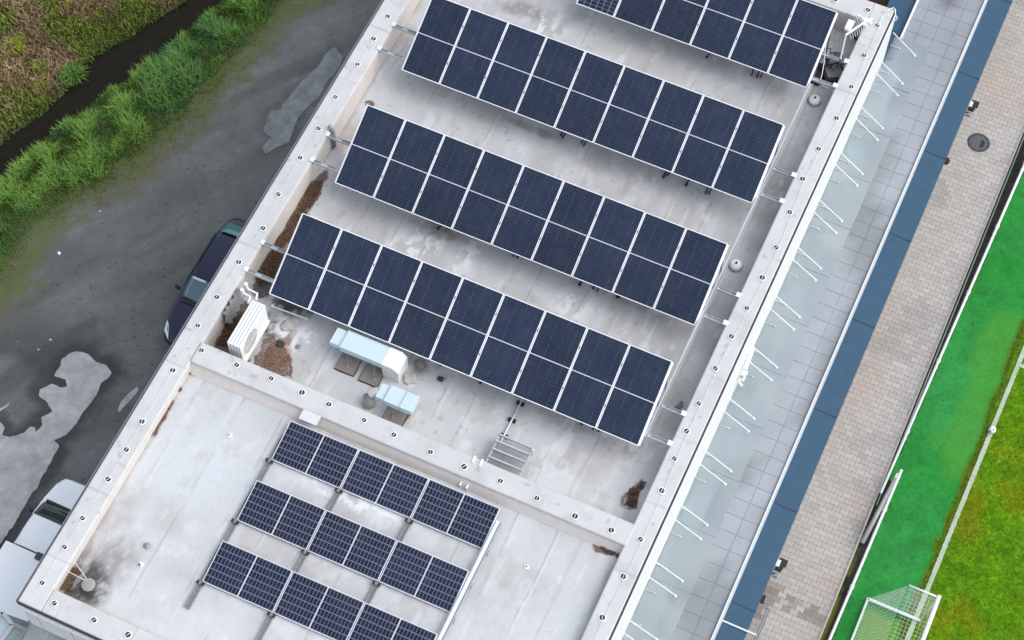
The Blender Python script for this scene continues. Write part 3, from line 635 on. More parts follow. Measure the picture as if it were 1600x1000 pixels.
# anchor sockets set in the coping
holes_right = [(11.442, 16.137, 0.000), (11.451, 15.007, 0.000), (11.489, 13.863, 0.000), (11.480, 12.719, 0.000), (11.385, 11.579, 0.000), (11.331, 10.499, 0.000), (11.390, 9.380, 0.000), (11.455, 8.220, 0.000), (11.447, 7.219, 0.000), (11.416, 6.203, 0.000), (11.359, 5.273, 0.000), (11.329, 4.249, 0.000), (11.317, 3.152, 0.000), (11.328, 2.319, 0.000), (11.339, 1.497, 0.000), (11.381, 0.570, 0.000), (11.407, -0.826, 0.000), (11.401, -1.880, 0.000), (11.350, -3.040, 0.000)]
holes_left = [(-1.150, 10.701, 0.000), (-1.171, 9.840, 0.000), (-1.183, 8.876, 0.000), (-1.240, 7.648, 0.000), (-1.189, 6.538, 0.000), (-1.199, 5.489, 0.000), (-1.190, 4.222, 0.000), (-1.066, 3.121, 0.000), (-1.156, 1.943, 0.000), (-1.171, 0.790, 0.000), (-1.216, -0.150, 0.000), (-1.166, -1.544, 0.000), (-1.159, -3.120, 0.000), (-1.128, -3.956, 0.000), (-1.137, -4.835, 0.000), (-1.180, -5.995, 0.000), (-1.191, -6.826, 0.000), (-1.205, -7.843, 0.000)]
holes_bottom = [(-0.672, -8.168, 0.000), (0.400, -8.134, 0.000), (1.316, -8.116, 0.000)]
holes_mid = [(-0.776, -0.742, 0.000), (0.241, -0.739, 0.000), (1.218, -0.710, 0.000), (2.109, -0.738, 0.000), (2.876, -0.750, 0.000), (3.876, -0.771, 0.000), (4.733, -0.824, 0.000), (5.765, -0.870, 0.000), (6.693, -0.882, 0.000), (7.672, -0.850, 0.000), (8.678, -0.895, 0.000), (9.718, -0.939, 0.000), (10.665, -0.910, 0.000)]
holes_top = [(10.059, 16.484, 0.000), (11.017, 16.529, 0.000)]
sm = MB(); sm.lathe([(.092, .002), (.090, .014), (.070, .018), (.068, .012)], (0, 0, 0), 22, 0, cap=False); sm.lathe([(.001, .0121), (.069, .0120)], (0, 0, 0), 22, 1, cap=False)
sm.lathe([(.034, .0122), (.030, .026), (.001, .028)], (.026, -.020, 0), 8, 1, cap=False)
sm.box((-.009, -.064, .013), (.009, .064, .030), 2)
first = None
for hs_, z0, wire in ((holes_right, 0, 1), (holes_left, 0, 1), (holes_bottom, 0, 0), (holes_mid, .012, 0), (holes_top, 0, 0)):
    for q in hs_:
        if first is None: first = B(sm, 'anchor_socket', [M['white_paint'], M['rubber'], M['upstand']]); s_ = first
        else: s_ = first.copy(); COL.objects.link(s_)
        s_.location = bld_off + Vector((q[0], q[1], z0 + .004)); s_.rotation_euler = (0, 0, random.uniform(-.5, .5)); sc_ = random.uniform(.9, 1.08); s_.scale = (sc_, sc_, 1)
for hs_, dx in ((holes_right, .05), (holes_left, .0)):
    m = MB(); pts = []
    for i, q in enumerate(hs_):
        pts.append((q[0] + dx, q[1], .022))
        if i + 1 < len(hs_): pts.append(((q[0] + hs_[i + 1][0]) / 2 + dx + random.uniform(-.008, .008), (q[1] + hs_[i + 1][1]) / 2, .02))
    q = hs_[-1]; pts.append((q[0], YO0 + .3, .02)); m.tube(pts, .005, 6); B(m, 'lightning_wire', M['edge'])
m = MB()   # patches of repair membrane
def patch(cx, cy, w_, h_, z, ang=0):
    c, s = math.cos(ang), math.sin(ang)
    P = [(cx + a * w_ * c - b * h_ * s, cy + a * w_ * s + b * h_ * c) for a, b in ((-.5, -.5), (.5, -.5), (.5, .5), (-.5, .5))]
    m.prism(P, z, z + .008)
q = (8.750, 0.019, -0.780); patch(q[0], q[1], .85, .62, FU + .004, .06)
B(m, 'membrane_patch', mat('pale_patch', (.54, .565, .575), .6, noise=.07, nscale=5)); m = MB()
q = (2.710, -1.267, 0.000); patch(q[0] - .1, q[1], .5, .28, .014, 0)
B(m, 'membrane_patch', mat('coping_patch', (.60, .60, .60), .6, noise=.07, nscale=5))

# ------------------------------------------------------------------ solar panels
PITCH = 1.154; TILT = .42
ROWY = [13.3246, 9.2268, 5.1782, 1.4427]
def pv_proto(name, W, H, m, label, cat, group, lip=.021):
    t = thing(name, label, cat, (0, 0, 0), group)
    f = MB(); T = .035
    f.box((0, 0, -T), (W, lip, 0)); f.box((0, H - lip, -T), (W, H, 0)); f.box((0, lip, -T), (lip, H - lip, 0)); f.box((W - lip, lip, -T), (W, H - lip, 0))
    f.build('frame', M['alu'], t)
    c = MB(); c.box((lip - .003, lip - .003, -.012), (W - lip + .003, H - lip + .003, -.003)); c.build('cell_laminate', m, t)
    return t
big = pv_proto('solar_panel', BW, BL, M['pv_big'], 'x', 'solar panel', 'large dark solar panels in tilted rows')
bigg = pv_proto('solar_panel', BW, BL, M['pv_grid_big'], 'x', 'solar panel', 'large dark solar panels in tilted rows')
small = pv_proto('solar_panel', SW, SL, M['pv_small'], 'x', 'solar panel', 'gridded solar panels on the lower roof', lip=.013)
ROWN = ['in topmost tilted row', 'in second tilted row from top', 'in third tilted row from top', 'in tilted row nearest blue ducts']
first = True
for r_, y0 in enumerate(ROWY):
    for c_ in range(9):
        if r_ == 0 and c_ < 3: continue
        src = bigg if (r_ == 0 and c_ < 4) else big
        txt = ('white-gridded' if src is bigg else 'plain dark') + ' solar panel, '
        pos = (ORD[c_] + ' from left end ' if c_ < 5 and r_ > 0 else (ORD[8 - c_] + ' from right end ' if c_ < 8 else 'at the right end '))
        if c_ == 0: pos = 'at the left end '
        lab = txt + pos + ROWN[r_]
        if src in (big, bigg) and src.get('used') is None: o = src; o['used'] = 1
        else: o = dup(src)
        o['label'] = lab; o.location = (c_ * PITCH + .01, y0, .0); o.rotation_euler = (TILT + random.uniform(-.002, .002), random.uniform(-.0015, .0015), 0)
for o in (big, bigg): del o['used']
# mounting frames of the four large rows
def rot_yz(y, z, y0): return (y0 + y * math.cos(TILT) - z * math.sin(TILT), y * math.sin(TILT) + z * math.cos(TILT))
for r_, y0 in enumerate(ROWY):
    t = thing('panel_mount', ['galvanised mounting frame under the topmost tilted panel row', 'galvanised mounting frame under the second tilted panel row', 'galvanised mounting frame under the third tilted panel row', 'galvanised mounting frame under the panel row nearest the blue ducts'][r_], 'panel mount', (5.2, y0, FU), 'mounting frames spanning between the parapets')
    off = Vector((-5.2, -y0, -FU))
    def PB(m, name, mt, **k):
        o = m.build(name, mt, t, **k); o.location = off; return o
    c0 = 3 if r_ == 0 else 0
    for (dy, zb) in ((1.30, -.02), (.40, -.02)):
        m = MB(); y = y0 + dy; xa = XI0 - .04
        m.box((xa, y - .05, zb - .075), (XI1 + .02, y + .05, zb - .067)); m.box((xa, y - .05, zb - .067), (XI1 + .02, y - .042, zb)); m.box((xa, y + .042, zb - .067), (XI1 + .02, y + .05, zb))
        for k in range(26):
            x = XI0 + .25 + k * .44; m.box((x, y - .041, zb - .030), (x + .2, y + .041, zb - .024))
        PB(m, 'cross_beam', M['galv'])
        for x0, x1 in ((XI0 - .06, XI0 + .07), (XI1 - .09, XI1 + .05)):
            m = MB(); m.box((x0, y - .07, .018), (x1, y + .07, .030)); m.box((x0 + .05, y - .07, -.14), (x0 + .066, y + .07, .017)); PB(m, 'end_plate', M['edge'])
    for c_ in range(c0, 10):
        x = c_ * PITCH - .0
        m = MB(); a = rot_yz(.02, -.064, y0); b = rot_yz(BL - .02, -.064, y0)
        m.bar((x, a[0], a[1]), (x, b[0], b[1]), .05, .05); PB(m, 'sloped_rail', M['alu'])
        m = MB(); b2 = rot_yz(1.9, -.09, y0); m.bar((x, b2[0], FU), (x, b2[0], b2[1]), .04, .04); PB(m, 'strut', M['galv_dark']); m = MB(); a2 = rot_yz(.80, -.09, y0); m.bar((x, a2[0], FU), (x, a2[0], a2[1]), .04, .04); PB(m, 'strut', M['galv_dark'])
        if c0 < c_ < 9:
            for yy in (.62, 1.72):
                m = MB(); p = rot_yz(yy - .03, .002, y0); q = rot_yz(yy + .03, .002, y0); m.bar((x, p[0], p[1]), (x, q[0], q[1]), .022, .012); PB(m, 'clamp', M['black'])
    # cable ends and connector blocks peeping out under the lower edge
    rc = random.Random(40 + r_)
    for k in range(5 if r_ else 3):
        x = (c0 + .5) * PITCH + rc.random() * (9.3 - c0) * PITCH
        for dx in ([0, .10] if rc.random() < .5 else [0]):
            m = MB(); yb = y0 + .33 - .12 * rc.random()
            m.tube([(x + dx, y0 + .7, FU + .10), (x + dx + .02, y0 + .45, FU + .05), (x + dx + rc.uniform(-.04, .04), yb, FU + .03)], [.014, .016, rc.uniform(.016, .04)], 6); PB(m, 'cable_end', M['black'])
# lower array
LROW = [-2.60, -4.39, -6.14]; LX = 2.19; LP = 1.933; LT = .16; LZ = -.235
LN = ['in the top row of the lower roof', 'in the middle row of the lower roof', 'in the bottom row of the lower roof']
used = False
for r_, y0 in enumerate(LROW):
    for c_ in range(3):
        o = small if not used else dup(small); used = True
        o['label'] = 'white-gridded landscape solar panel, ' + ['left', 'middle', 'right'][c_] + ' one ' + LN[r_]
        o.location = (LX + c_ * LP, y0 + .01 * c_, LZ); o.rotation_euler = (LT, 0, .005)
for k, nm in enumerate(('leftmost dull steel rail under the gridded panels of the lower roof', 'dull steel rail under the first panel joint on the lower roof', 'dull steel rail under the second panel joint on the lower roof')):
    x = LX + k * LP - .015; y1, y2 = -1.9, (-6.88 if k == 0 else -7.35)
    t = thing('support_rail', nm, 'rail', (x, -4.5, FL), 'support rails of the lower array')
    m = MB(); m.box((-.065, y2 + 4.5, .03), (.065, y1 + 4.5, .038)); m.box((-.065, y2 + 4.5, .038), (-.052, y1 + 4.5, .09)); m.box((.052, y2 + 4.5, .038), (.065, y1 + 4.5, .09)); m.build('channel', M['galv_dark'], t)
    for y0 in LROW:
        m = MB(); m.box((-.09, y0 + 4.5 - .09, .001), (.09, y0 + 4.5 - .01, .10)); m.build('foot', M['galv_dark'], t)
        m = MB(); m.box((-.10, y0 + 4.5 - .10, .101), (-.045, y0 + 4.5 - .02, .14)); m.box((.045, y0 + 4.5 - .10, .101), (.10, y0 + 4.5 - .02, .14)); m.build('clamp', M['black'], t)
        m = MB(); yb = y0 + 4.5 + SL * math.cos(LT) - .1; m.box((-.03, yb, .091), (.03, yb + .04, .17)); m.build('post', M['galv'], t)
# cable trays and conduits
def tray(name, label, x, ya, yb, z, w_, ladder):
    t = thing(name, label, 'cable tray', (x, (ya + yb) / 2, z)); yc = (ya + yb) / 2
    m = MB(); m.box((-w_ / 2, ya - yc, 0), (w_ / 2, yb - yc, .008)); m.box((-w_ / 2, ya - yc, .008), (-w_ / 2 + .012, yb - yc, .06)); m.box((w_ / 2 - .012, ya - yc, .008), (w_ / 2, yb - yc, .06)); m.build('channel', M['galv'], t)
    if ladder:
        m = MB(); m.box((-w_ / 2 + .03, ya - yc + .02, .045), (w_ / 2 - .05, yb - yc - .02, .055)); m.build('cover', M['edge'], t)
    return t
t = tray('cable_tray', 'long white cable tray running down the right end of the tilted rows', 10.45, 1.75, 13.5, -.012, .10, True)
t = tray('cable_tray', 'wide pale cable tray along the right edge of the lower array', LX + 3 * LP + .06, -7.9, -1.75, FL + .12, .17, True)
for y in np.arange(-7.4, -2.2, .95): m = MB(); m.box((-.10, y + 4.83, -.12), (.10, y + 4.93, -.002)); m.build('foot', M['galv_dark'], t)

# ------------------------------------------------------------------ roof equipment
# outdoor AC unit
t = thing('air_conditioner', 'white outdoor air-conditioning unit with round fan grille beside the left parapet', 'air conditioner', (0, .3, FU))
ZT = .30 - FU; ZB = .22
m = MB(); x0, x1, y0, y1 = -.20, .18, -.68, .68
m.box((x0, y0, ZB), (x1, y1, ZT)); m.build('casing', M['ac_white'], t, bevel=.012)
m = MB()
for k in range(4):
    xx = x0 + .07 + k * .085; m.box((xx, y0 + .03, ZT + .001), (xx + .018, y1 - .03, ZT + .006)); m.box((xx, y0 - .006, ZB + .06), (xx + .030, y0 - .001, ZT - .06))
m.build('groove', M['ac_groove'], t)
gr = MB(); cy, cz = -.22, (ZT + ZB) / 2
def ring_x(mb, xx, r0, r1, cy, cz, n=28, mi=0):
    v = []; f = []
    for k in range(n):
        a = 2 * math.pi * k / n; v += [(xx, cy + r0 * math.cos(a), cz + r0 * math.sin(a)), (xx, cy + r1 * math.cos(a), cz + r1 * math.sin(a))]
    for k in range(n): j = (k + 1) % n; f.append((2 * k, 2 * k + 1, 2 * j + 1, 2 * j))
    mb.add(v, f, mi)
for k in range(5): ring_x(gr, x1 + .022, .05 + .07 * k, .062 + .07 * k, cy, cz, mi=0)
for k in range(6):
    a = math.pi * k / 3; gr.bar((x1 + .018, cy + .04 * math.cos(a), cz + .04 * math.sin(a)), (x1 + .018, cy + .35 * math.cos(a), cz + .35 * math.sin(a)), .012, .008)
gr.build('fan_grille', M['ac_white'], t)
m = MB(); ring_x(m, x1 + .004, .001, .345, cy, cz); m.build('fan_recess', M['ac_grille'], t)
for yy in (-.5, .5):
    m = MB(); m.box((x0 - .04, yy - .04, .0), (x1 + .06, yy + .04, ZB - .001)); m.build('foot', M['galv_dark'], t)
m = MB(); m.box((x1 + .001, -.66, ZB), (x1 + .05, .66, ZB + .10)); m.build('base_tray', M['ac_white'], t)
a = (-0.652, 1.290, 0.000); b = (-0.626, 1.179, 0.300)
t2 = thing('refrigerant_pipes', 'two bent white insulated pipes running from the left parapet to the AC unit', 'pipes', (a[0], a[1], FU))
def rel(pts, o): return [Vector(p) - Vector(o) for p in pts]
for pts in (((-0.660, 1.422, 0.050), (-0.527, 1.316, 0.050), (-0.253, 1.295, 0.050), (-0.166, 1.087, 0.150)), ((-0.669, 1.230, 0.050), (-0.555, 1.157, 0.050), (-0.374, 1.136, 0.050), (-0.293, 0.905, 0.150))):
    m = MB(); m.tube(rel(pts, (a[0], a[1], FU)), .032, 8); m.build('pipe', M['white_paint'], t2, smooth=True)
    m = MB(); q = Vector(pts[0]) - Vector((a[0], a[1], FU)); m.lathe([(.005, .05), (.05, .03), (.055, -.03), (.03, -.05)], q, 10); m.build('end_cap', M['white_paint'], t2)
q = (-0.737, 0.848, -0.300); t = thing('flashing_flap', 'loose grey membrane flap hanging off the left parapet by the AC unit', 'membrane flap', (XI0, q[1], -.4))
bm_ = MB(); n_ = 9
V = []; Fq = []
for i in range(n_):
    for j in range(6):
        yy = -.42 + .84 * i / (n_ - 1); zz = .40 - .72 * j / 5
        V.append((.03 + .09 * abs(math.sin(3.1 * i / 2 + j)) + .05 * j / 5, yy + .05 * math.sin(2 * j), zz + .03 * math.sin(i * 2)))
for i in range(n_ - 1):
    for j in range(5): Fq.append((i * 6 + j, i * 6 + j + 1, (i + 1) * 6 + j + 1, (i + 1) * 6 + j))
bm_.add(V, Fq); bm_.build('membrane', M['galv_dark'] if False else mat('grey_flashing', (.30, .30, .30), .6, noise=.15, nscale=8), t, smooth=True)
a, b = (0.010, 1.473, -0.700), (1.026, 1.520, -0.700); m = MB(); m.tube(rel((a, b), a), .022, 8); m.lathe([(.005, .05), (.045, .04), (.045, -.04)], (0, 0, .01), 10)
tag(m.build('loose_pipe', M['white_paint'], loc=(a[0], a[1], FU + .05)), 'thin white pipe lying on the roof below the AC-side panels', 'pipe')

# ducts on slabs
def hood(label, x0, x1, y0, y1, zt, h, elbow, legs, left_end, right_end=None):
    t = thing('ventilation_duct', label, 'duct', ((x0 + x1) / 2, (y0 + y1) / 2, FU)); o_ = Vector(((x0 + x1) / 2, (y0 + y1) / 2, FU))
    def mk(mb, nm, mt, **k):
        ob = mb.build(nm, mt, t, **k); ob.location = -o_; return ob
    m = MB(); m.box((left_end, y0, zt - h), (x1 if right_end is None else right_end, y1, zt)); mk(m, 'duct_body', M['duct'], bevel=.008)
    m = MB(); m.box((x0, y0 + .03, zt - h + .02), (left_end - .012, y1 - .03, zt - .03)); mk(m, 'end_section', M['duct'], bevel=.008)
    m = MB(); m.box((left_end - .012, y0 - .01, zt - h - .01), (left_end + .014, y1 + .01, zt + .012)); 
    if right_end is not None: m.box((right_end, y0 - .01, zt - h - .01), (right_end + .018, y1 + .01, zt + .012))
    mk(m, 'flange', M['duct_side'])
    if right_end is not None:
        m = MB(); m.box((right_end + .019, y0, zt - h), (x1, y1, zt)); mk(m, 'outlet_section', M['duct'], bevel=.008)
    if elbow:
        m = MB(); xe = x1 + .001
        prof = [(xe, zt), (xe + .33, zt), (xe + .47, zt - .16), (xe + .47, FU + .002), (xe + .02, FU + .002), (xe, zt - h)]
        m.hexa([(p[0], y0 - .005, p[1]) for p in prof], [(p[0], y1 + .005, p[1]) for p in prof]); mk(m, 'elbow', M['duct_white'])
    for (lx, ly) in legs:
        m = MB(); m.tube([(lx - .08, ly + .22, zt - h), (lx, ly, FU + .075)], .011, 6); m.lathe([(.05, 0), (.05, .02), (.028, .03)], (lx, ly, FU + .062), 12); mk(m, 'support_leg', M['galv_dark'])
    return t
hood('long pale blue sheet-metal duct with white elbow at its right end', 2.03, 3.53, .87, 1.40, -.10, .24, True, ((2.60, .72), (3.38, .68)), 2.34)
hood('short pale blue sheet-metal duct with two seams beside the dividing parapet', 3.79, 4.82, -.03, .45, -.10, .22, False, ((4.30, -.10),), 4.04, 4.46)
m = MB(); m.tube([(3.80, .18, -.2), (3.62, .12, -.3), (3.55, .05, -.5), (3.56, .0, FU)], [.12, .14, .15, .17], 12)
tag(m.build('duct_collar', M['concrete'], smooth=True), 'lumpy grey sealed collar where the short duct enters the roof', 'duct collar')
for (x0, x1, y0, y1, lab) in ((2.30, 2.84, .54, 1.24, 'square concrete slab under the left leg of the long duct'), (3.02, 3.54, .50, 1.15, 'square concrete slab under the right leg of the long duct'), (4.06, 4.60, -.27, .33, 'square concrete slab under the short duct, rust beside it')):
    t = thing('concrete_slab', lab, 'slab', ((x0 + x1) / 2, (y0 + y1) / 2, FU), 'concrete slabs under the ducts')
    m = MB(); hx, hy = (x1 - x0) / 2, (y1 - y0) / 2; m.box((-hx, -hy, .012), (hx, hy, .06)); m.build('block', M['slab'], t, bevel=.006)
    m = MB(); pp = ragged([(-hx - .02, -hy - .025), (hx + .02, -hy - .02), (hx + .02, hy + .02), (-hx - .015, hy + .02)], .022, int(x0 * 10)); m.prism([(p.x, p.y) for p in pp], .0, .011); m.build('sealant_bed', M['tar'], t)
# rubble by the elbow and under the panels
def clod(loc, s, label, m_, seed, name='rubble_lump'):
    r = random.Random(seed); bm = bmesh.new(); bmesh.ops.create_icosphere(bm, subdivisions=2, radius=s)
    for v in bm.verts: v.co *= r.uniform(.65, 1.15); v.co.z *= .5
    me = bpy.data.meshes.new(name); bm.to_mesh(me); bm.free(); me.materials.append(m_)
    o = bpy.data.objects.new(name, me); COL.objects.link(o); o.location = loc; tag(o, label, 'rubble'); return o
for k, (q, s, mm, lab) in enumerate((((4.199, 1.083, -0.700), .2, 'concrete', 'pale lump of broken mortar right of the white duct elbow'), ((4.246, 1.552, -0.700), .14, 'slab', 'dark lump of debris between the elbow and the panel edge'), ((4.917, 1.413, -0.700), .09, 'tar', 'small black lump lying below the panel edge'), ((0.643, 1.135, -0.700), .2, 'concrete', 'pale crumbled mortar lump in front of the AC unit'), ((0.699, 0.601, -0.700), .12, 'tar', 'dark lump beside the AC unit on the brown soil'), ((1.150, 0.705, -0.700), .07, 'slab', 'small grey stone on the roof right of the AC unit'))):
    clod((q[0], q[1], FU + .02), s, lab, M[mm], k)
# litter of leaves and gravel lying on the roof edges
def litter(polys, z, n_, label, seed, cols):
    r = np.random.default_rng(seed); V = []; F = []; C = []
    for poly in polys:
        n = n_
        P = np.array([p[:2] for p in poly]); lo, hi = P.min(0) - .05, P.max(0) + .05
        n = int(n * 2.2); xx = r.uniform(lo[0], hi[0], n * 6); yy = r.uniform(lo[1], hi[1], n * 6)
        d = poly_sd(xx, yy, poly) + (fbm(xx * 6, yy * 6, seed) - .5) * .15
        ok = np.where(d < 0)[0][:n]
        for i in ok:
            s = r.uniform(.006, .019); a = r.uniform(0, 6.28); c = np.array(cols[r.integers(len(cols))]) * r.uniform(.6, 1.35); zz = z + r.uniform(.004, .04)
            o = len(V)
            for k in range(4):
                aa = a + k * 1.57 + r.uniform(-.4, .4); V.append((xx[i] + s * math.cos(aa), yy[i] + s * math.sin(aa) * .7, zz + r.uniform(-.012, .016))); C.append(c)
            F.append((o, o + 1, o + 2, o + 3))
    o = mesh_np('leaf_litter', V, F, M['litter'], np.array(C)); tag(o, label, None, kind='stuff')
BR = [(.11, .06, .04), (.16, .09, .06), (.07, .04, .03), (.22, .14, .09), (.05, .035, .03)]
litter([[(-0.931, 5.304, -0.780), (-0.567, 5.584, -0.780), (-0.444, 4.853, -0.780), (-0.556, 4.134, -0.780), (-0.866, 4.280, -0.780)], [(-0.837, 4.227, -0.780), (-0.433, 4.346, -0.780), (-0.511, 3.495, -0.780), (-0.591, 2.805, -0.780), (-0.857, 3.052, -0.780)]], FU, 1200, 'brown leaf and gravel litter along the left parapet above the AC unit', 3, BR + [(.28, .15, .06)])
litter([[(-0.839, 3.017, -0.780), (-0.482, 3.072, -0.780), (-0.378, 2.150, -0.780), (-0.594, 1.838, -0.780), (-0.886, 2.131, -0.780)], [(-0.902, 0.536, -0.780), (-0.643, 0.969, -0.780), (-0.419, -0.072, -0.780), (-0.827, -0.156, -0.780)]], FU, 1100, 'dark brown soil litter between the left parapet and the AC unit', 5, BR)
litter([[(0.234, 0.537, -0.780), (0.432, 0.732, -0.780), (1.147, 0.338, -0.780), (1.452, -0.174, -0.780), (0.331, -0.241, -0.780)]], FU, 1500, 'reddish brown gravel patch right of the AC unit', 7, [(.24, .14, .10), (.30, .19, .14), (.15, .08, .06), (.36, .26, .2)])
litter([[(10.704, 0.916, -0.780), (10.841, 0.921, -0.780), (10.878, 0.176, -0.780), (10.598, 0.143, -0.780), (10.574, 0.607, -0.780)]], FU, 500, 'brown moss patch near the right end of the dividing parapet', 9, BR)
litter([[(10.358, -1.148, -0.320), (11.060, -1.120, -0.320), (11.066, -1.373, -0.320), (10.730, -1.417, -0.320)]], FL, 400, 'brown litter wedge in the corner below the dividing parapet', 11, BR)
litter([[(-0.908, -2.168, -0.320), (-0.787, -2.251, -0.320), (-0.790, -3.195, -0.320), (-0.907, -3.248, -0.320)], [(-0.972, -1.056, -0.320), (-0.710, -1.057, -0.320), (-0.742, -1.233, -0.320), (-0.927, -1.338, -0.320)], [(-0.935, -1.723, -0.320), (-0.852, -1.804, -0.320), (-0.917, -1.954, -0.320), (-0.982, -1.904, -0.320)]], FL, 350, 'thin brown litter streak along the left parapet of the lower roof', 13, [(.22, .13, .10), (.16, .09, .07), (.28, .19, .15)])
litter([[(-0.945, -7.030, -0.320), (-0.635, -7.160, -0.320), (-0.594, -7.682, -0.320), (-0.916, -7.740, -0.320)]], FL, 500, 'orange brown litter in the bottom left corner of the lower roof', 15, [(.25, .14, .07), (.12, .08, .05), (.06, .05, .045)])

# steel stile over the dividing parapet with its conduit
t = thing('steel_grating_step', 'galvanised steel grating step with three cross bars at the dividing parapet', 'steel step', (7.45, .12, FU)); o_ = Vector((7.45, .12, FU))
def mk(mb, nm, mt, **k):
    ob = mb.build(nm, mt, t, **k); ob.location = -o_; return ob
zt = -.40
for yy in (-.20, .04, .27, .46):
    m = MB(); m.bar((7.03, yy, zt), (7.95, yy - .0, zt), .045, .05); mk(m, 'cross_bar', M['galv'])
for xx in (7.05, 7.93):
    m = MB(); m.bar((xx, -.42, zt - .05), (xx, .50, zt - .05), .04, .06); m.bar((xx, .46, FU), (xx, .46, zt - .08), .05, .05); m.bar((xx, -.4, FU), (xx, -.4, zt - .08), .05, .05); mk(m, 'side_frame', M['galv'])
m = MB()
for xx in np.arange(7.10, 7.90, .033): m.bar((xx, -.40, zt - .03), (xx, .44, zt - .03), .010, .03)
mk(m, 'grating', M['galv_dark'])
m = MB(); m.box((7.955, -.42, zt - .07), (7.975, .5, zt + .03)); m.lathe([(.05, 0), (.05, .07), (.03, .08)], (7.97, .42, zt - .02), 10); mk(m, 'end_bracket', M['galv'])
t = thing('roof_conduit', 'thin pale conduit on black clips leading from the tilted row to the grating step', 'conduit', (7.09, 1.0, FU))
m = MB(); m.tube([(0, .75, .07), (0, -.9, .07)], .028, 8); m.build('pipe', M['galv'], t)
for yy in (.62, .1, -.38):
    m = MB(); m.box((-.10, yy - .05, 0), (.10, yy + .05, .055)); m.box((-.10, yy - .035, .056), (-.045, yy + .035, .09)); m.box((.045, yy - .035, .056), (.10, yy + .035, .09)); m.build('clip', M['black'], t)
# pairs of white pins on the dividing parapet
for (a, b, lab) in (((6.832, -0.562, 0.020), (7.034, -0.565, 0.020), 'pair of white bent pins on the upper edge of the dividing parapet'), ((6.771, -1.167, -0.200), (6.951, -1.179, -0.200), 'pair of white brackets below the dividing parapet over the top gridded row')):
    t = thing('bracket_pair', lab, 'bracket', (a[0], a[1], a[2]))
    for q in (a, b):
        m = MB(); d = Vector(q) - Vector(a); m.box((d.x - .025, d.y - .13, d.z - .0), (d.x + .025, d.y + .06, d.z + .03)); m.box((d.x - .025, d.y - .13, d.z - .12), (d.x + .025, d.y - .10, d.z - .001)); m.build('pin', M['white_paint'], t)

# round roof vents
for (q, lab) in (((10.644, 13.541, -0.700), 'white domed roof vent below the topmost row, near the right parapet'), ((10.601, 7.696, -0.700), 'white domed roof vent beside the third row, near the right parapet')):
    t = thing('roof_vent', lab, 'roof vent', (q[0], q[1], FU), 'domed roof vents by the right parapet')
    m = MB(); m.lathe([(.20, 0), (.20, .02), (.17, .03)], (0, 0, 0), 10); m.build('base_ring', M['galv_dark'], t)
    m = MB(); m.lathe([(.165, .031), (.165, .10), (.13, .15), (.05, .17), (.02, .172)], (0, 0, 0), 18); m.build('dome', mat('dome_white', (.86, .88, .89), .4, noise=.02), t, smooth=True)
    m = MB(); m.lathe([(.028, .173), (.03, .22), (.01, .24)], (0, 0, 0), 8); m.build('tip', M['black'], t)
q = (-0.221, -7.386, -0.100)
t = thing('roof_drain_cap', 'beige round vent cap with two stay wires in the dark bottom left corner', 'vent cap', (q[0], q[1], FL))
m = MB(); m.lathe([(.07, 0), (.07, .17)], (0, 0, 0), 12); m.build('pipe', M['galv_dark'], t)
m = MB(); m.lathe([(.165, .171), (.175, .20), (.10, .225), (.01, .23)], (0, 0, 0), 11); m.build('cap', M['vent'], t)
for e in ((-0.790, -7.038, -0.050), (-0.817, -7.321, -0.050)):
    m = MB(); m.tube([Vector((-.03, .06, .2)), Vector(e) - Vector((q[0], q[1], FL))], .008, 5); m.build('stay_wire', M['white_paint'], t)
for (q, lab) in (((0.905, -2.417, -0.320), 'tiny red-capped white roof pin in the open left part of the lower roof'), ((9.140, -2.512, -0.320), 'tiny red-capped white roof pin right of the gridded panels')):
    t = thing('roof_pin', lab, 'roof pin', (q[0], q[1], FL), 'red capped roof pins')
    m = MB(); m.lathe([(.065, 0), (.06, .02), (.035, .03)], (0, 0, 0), 12); m.build('plate', M['white_paint'], t)
    m = MB(); m.lathe([(.02, .031), (.02, .06), (.008, .065)], (0, 0, 0), 8); m.build('cap', M['red'], t)
q = (0.484, -5.881, -0.320); m = MB(); m.lathe([(.09, 0), (.07, .02), (.025, .05), (.012, .12)], (0, 0, 0), 10); tag(m.build('roof_cone', M['galv_dark'], loc=(q[0], q[1], FL)), 'small dark roof cone between the corner vent cap and the panels', 'roof cone')
q = (0.611, -6.352, -0.320); t = thing('roof_post', 'small white post with dark side on the lower roof below the dark cone', 'roof post', (q[0], q[1], FL)); m = MB(); m.lathe([(.06, 0), (.055, .015), (.03, .02), (.03, .13), (.01, .14)], (0, 0, 0), 10); m.build('post', M['white_paint'], t); m = MB(); m.box((-.03, -.05, .03), (-.005, -.031, .11)); m.build('tag', M['black'], t)
q = (-1.275, 6.628, -0.300); t = thing('vent_pipe', 'grey bent vent pipe clinging to the left parapet by the third row', 'vent pipe', (XI0 + .08, q[1], FU))
m = MB(); m.tube([(0, 0, .0), (0, 0, .70), (-.05, .03, .86), (-.14, .05, .90)], .055, 10); m.build('pipe', M['galv_dark'], t, smooth=True); m = MB(); m.lathe([(.085, 0), (.08, .03), (.058, .05)], (0, 0, 0), 12); m.build('collar', M['concrete'], t)

